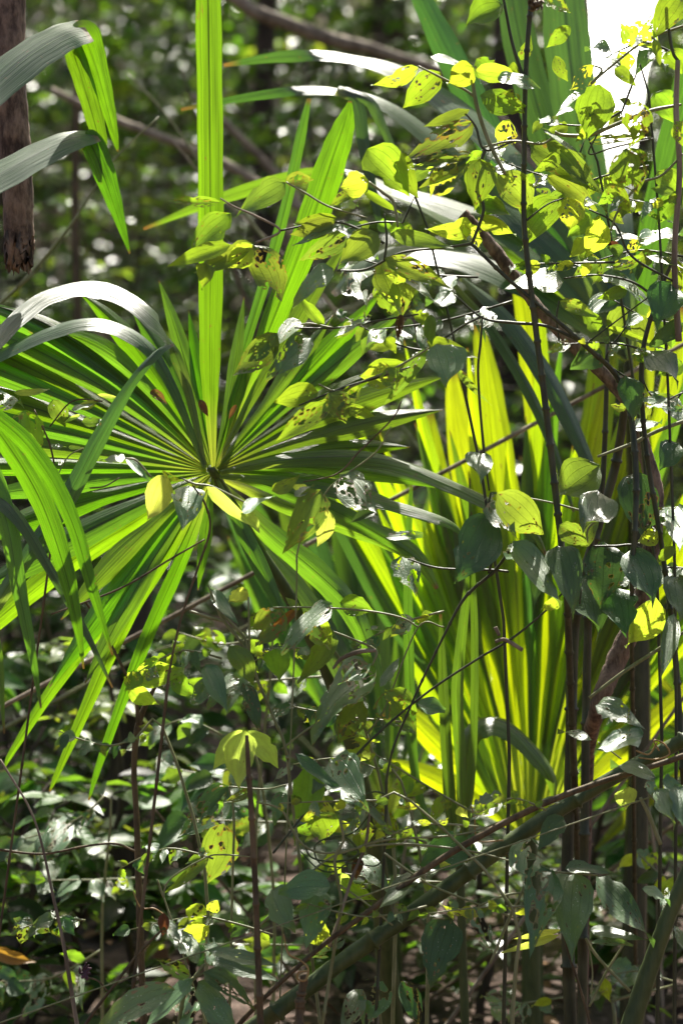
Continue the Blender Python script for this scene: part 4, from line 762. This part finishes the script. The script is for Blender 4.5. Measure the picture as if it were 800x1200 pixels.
plant('seedling', 'toothed grey-green seedling at the bottom edge left of the cut stalk', 'seedling', (222, 1190), [
 (205, 1160, 113, 1196, 30, 'h'), (228, 1160, 203, 1206, 38, 'h'), (212, 1104, 176, 1077, 16, 'h'), (222, 1145, 184, 1126, 22, 'y'), (238, 1124, 332, 1148, 17, 'h'), (244, 1115, 326, 1120, 13, 'h'), (232, 1152, 282, 1200, 26, 'h'), (238, 1140, 302, 1172, 22, 'd'), (232, 1130, 210, 1096, 16, 'h'), (225, 1148, 160, 1200, 20, 'h'),
 (246, 1132, 240, 1096, 18, 'h'), (222, 1118, 205, 1100, 16, 'g'), (245, 1085, 213, 1104, 26, 'Y', 4.0), (238, 1060, 222, 1085, 24, 'Y', 4.0), (255, 1055, 238, 1072, 16, 'Y', 4.0), (262, 1180, 250, 1210, 18, 'h')],
 [[(228, 1146, 5), (218, 1158, 6), (212, 1185, 5), (205, 1230, 5)], ('stemp', [(240, 1130, 3), (228, 1146, 5)]), ('stemp', [(228, 1146, 3), (245, 1138, 3)])], d=3.85, mat='stemp', tooth=.05)
plant('seedling', 'dark glossy leaf drooping beside the stalk of the three-lobed leaf', 'seedling', (265, 1190), [(268, 922, 209, 974, 38, 'd', 4.2), (296, 925, 262, 940, 12, 'o', 4.1), (262, 965, 240, 1040, 44, 'o', 4.3)],
 [[(268, 922, 2), (274, 960, 3), (272, 1050, 3)], ('stemp', [(335, 920, 2), (310, 925, 2), (268, 922, 2)])], d=4.2, mat='stemp')
plant('seedling', 'lone weak leaf and twisted dry tendril under the three-lobed leaf', 'seedling', (190, 1190), [(245, 1005, 190, 1048, 13, 'y', 4.05), (192, 1070, 190, 1100, 13, 'X', 3.9)],
 [('stemp', [(300, 1005, 1.5), (260, 1002, 2), (240, 1006, 2), (200, 1030, 2), (192, 1052, 2), (198, 1070, 2)]), ('tendril', [(156, 1045, 1.5), (165, 1064, 2), (180, 1065, 2), (192, 1072, 2)])], d=4.0, mat='stemp')
plant('seedling', 'grey leaf clump at the bottom edge under the slanting stem', 'seedling', (430, 1190), [(448, 1150, 424, 1200, 40, 'h'), (425, 1160, 398, 1200, 26, 'h'), (470, 1150, 490, 1200, 24, 'd'), (405, 1100, 365, 1115, 16, 'h')], [[(440, 1145, 3), (444, 1180, 3)]], d=4.0, mat='stemp')
# dried flower head on its twig
t = thing('dried_flower', 'small purple-brown dried flower head at bottom left', 'flower', P(98, 1145, 3.9))
for k in range(14):
    a = R.uniform(0, 6.3); l_ = R.uniform(6, 16); x0, y0 = 100, 1140
    stem('petal', [(x0, y0, 3, 3.9), (x0 + .5 * l_ * math.cos(a), y0 + .6 * l_ * math.sin(a) + 2, 3), (x0 + .6 * l_ * math.cos(a + .4), y0 + l_ * math.sin(a + .4) * .9, 1.5, 3.9 + R.uniform(-.01, .01))], M['purple'], t, 3.9, 5, 3)
stem('stalk', [(102, 1146, 2), (115, 1150, 2.5), (126, 1162, 2.5)], M['twig'], t, 3.9, 6)
t = thing('dried_flower', 'dark brown dead flower cluster atop the straight green stem, top edge', 'flower', P(627, 5, 3.93))
for k in range(16):
    a = R.uniform(0, 6.3); l_ = R.uniform(5, 12)
    stem('petal', [(628, 4, 4, 3.92), (628 + .7 * l_ * math.cos(a), 4 + .7 * l_ * math.sin(a), 4), (628 + l_ * math.cos(a + .5), 4 + l_ * math.sin(a + .5), 1.5, 3.92 + R.uniform(-.02, .02))], M['twig'], t, 3.93, 5, 3)
t = thing('dead_leaf', 'withered brown leaf shred hanging under the large olive leaf at centre', 'dead leaf', P(468, 375, 3.9)); leaf(t, 470, 368, 466, 398, 10, 'X', 3.9)
t = thing('dead_leaf', 'crumpled rusty leaf caught among the bright leaves at upper right', 'dead leaf', P(718, 290, 4.05)); leaf(t, 712, 284, 728, 300, 14, 'X', 4.05)
t = thing('dead_leaf', 'dark brown withered leaf stuck in the tendril tangle', 'dead leaf', P(418, 1015, 3.95)); leaf(t, 422, 1005, 416, 1035, 13, 'X', 3.95)
t = thing('dead_leaf', 'orange fallen leaf at the lower left edge', 'dead leaf', P(10, 1120, 4.6)); leaf(t, -12, 1112, 42, 1126, 18, 'W', 4.6)

# ---- smaller leaves filling the vines, each a part of the plant it grows on
def fill(name, label, cat, boxes, kinds, nleaf, d, base, size, seed, mat='stemd'):
    global R
    rr = random.Random(seed); t = thing(name, label, cat, P(*base, d).xy.to_3d())
    per = nleaf // len(boxes)
    for bi, (x0, y0, x1, y1) in enumerate(boxes):
        a = (rr.uniform(x0, x0 + .3 * (x1 - x0)), rr.uniform(y0, y1)); b = (x1, rr.uniform(y0, y1)); m = ((a[0] + b[0]) / 2, (a[1] + b[1]) / 2 + rr.uniform(-20, 20))
        tw = cr([(*a, 1.5), (*m, 2.5), (*b, 3)], 6)
        stem('stem' if bi == 0 else 'twig', ([tuple(q) for q in tw[::3]] + ([(base[0], (b[1] + base[1]) / 2, 4), (base[0], base[1], 5)] if bi == 0 else [])), M[mat], t, d, 6, 3, ground=(bi == 0))
        for k in range(per):
            q = tw[int(k / per * (len(tw) - 1))]; s_ = 1 if k % 2 else -1; L = size * rr.uniform(.6, 1.15)
            ang = rr.uniform(.2, 1.3) * s_ + (0 if s_ < 0 else 0); ex = q[0] - L * math.cos(ang) * rr.choice([1, 1, -.6]); ey = q[1] + abs(L * math.sin(ang)) * rr.choice([1, 1, .8, -.5])
            leaf(t, q[0], q[1], ex, ey, L * rr.uniform(.38, .62), rr.choice(kinds), d)
fill('vine', 'fine-leaved vine threading among the bright leaves at upper right', 'vine', [(560, 150, 700, 200), (620, 190, 760, 250), (650, 280, 800, 330), (690, 340, 800, 380), (700, 60, 800, 100), (480, 150, 600, 210)], 'yyoghdhoY', 54, 4.08, (770, 1190), 38, 5)
fill('vine', 'small-leaved vine weaving through the olive leaves at top centre', 'vine', [(350, 250, 500, 280), (400, 290, 560, 330), (420, 330, 600, 400), (380, 370, 540, 440)], 'ohhydhog', 36, 4.06, (590, 1190), 36, 6)
fill('vine', 'thin vine with little pale leaves low at centre among the tendrils', 'vine', [(330, 890, 470, 930), (340, 950, 500, 1000), (380, 1010, 520, 1060), (430, 880, 560, 960)], 'YyhhoyQ', 36, 4.12, (500, 1190), 30, 7, 'stemp')
fill('seedling', 'soft-focus leafy seedling at lower left behind the dried flower', 'seedling', [(0, 930, 130, 990), (20, 1020, 170, 1080), (0, 1100, 120, 1160)], 'hhydg', 27, 4.75, (120, 1190), 44, 8, 'stemp')
fill('seedling', 'soft-focus leafy seedling in the lower middle behind the lobed seedling', 'seedling', [(180, 880, 300, 930), (200, 960, 340, 1010), (230, 1060, 360, 1120)], 'ddhho', 27, 4.7, (320, 1190), 46, 9, 'stemp')
fill('seedling', 'soft-focus seedling low at right between the pole and the corner stem', 'seedling', [(690, 1120, 790, 1180), (560, 1130, 660, 1190), (730, 980, 810, 1060)], 'hghYd', 21, 4.6, (720, 1190), 36, 10, 'stemp')
fill('vine', 'twining vine with grey leaves at the right edge over the glowing fan', 'vine', [(720, 440, 810, 500), (730, 560, 810, 620), (740, 660, 810, 720)], 'hhdgo', 24, 4.1, (815, 1190), 34, 12)
fill('seedling', 'soft-focus vine with dull leaves below the left fan stalk', 'vine', [(200, 700, 320, 760), (240, 780, 380, 830), (150, 840, 260, 880)], 'dohhy', 24, 4.6, (300, 1190), 40, 13, 'stemp')

tb = None
for k in range(26):
    rr = random.Random(300 + k); low = k % 3 != 0; dd = rr.uniform(4.7, 7.5)
    x0 = rr.uniform(-40, 840); y0 = rr.uniform(820, 1180) if low else rr.uniform(300, 800); L = rr.uniform(140, 380); a = rr.choice([rr.uniform(1.2, 1.9), rr.uniform(.2, 1.1), rr.uniform(2.0, 2.9)])
    pts = [(x0 + L * math.cos(a) * s_ + rr.uniform(-8, 8), y0 - L * math.sin(a) * s_ + rr.uniform(-8, 8), rr.uniform(3, 5) * (1.2 - .8 * s_)) for s_ in (1, .75, .5, .25, 0)]
    o = woody('bare_twig', 'thin crooked twig blurred in the undergrowth', 'twig', pts, rr.choice(['grey', 'stemp', 'twig', 'stemp']), dd, seg=6, n=5, ground=True); o['group'] = 'thin twigs of the undergrowth'

fill('vine', 'hair-thin vine of tiny leaflets looping over the slanting stem at centre', 'vine', [(320, 900, 480, 960), (400, 960, 560, 1010), (360, 1030, 500, 1080), (480, 1040, 640, 1100), (540, 900, 640, 980)], 'yYhohy', 60, 3.86, (600, 1190), 20, 21, 'stemp')
fill('vine', 'hair-thin vine of small leaflets across the lower left', 'vine', [(20, 850, 190, 900), (100, 980, 250, 1040), (150, 1060, 320, 1120), (0, 1040, 100, 1100)], 'yhodh', 48, 4.15, (240, 1190), 24, 22, 'stemp')
fill('vine', 'fine vine of small leaflets in the middle below the orange withered leaf', 'vine', [(250, 730, 400, 780), (330, 800, 470, 850), (380, 700, 520, 760), (150, 760, 260, 800)], 'oyhdY', 44, 4.1, (460, 1190), 26, 23, 'stemp')
fill('vine', 'fine vine of small holed leaflets over the brown knotted branch', 'vine', [(600, 100, 760, 150), (640, 380, 790, 430), (600, 300, 720, 350), (720, 180, 810, 240)], 'hyohY', 44, 3.98, (790, 1190), 26, 24)
sc.render.film_transparent = False
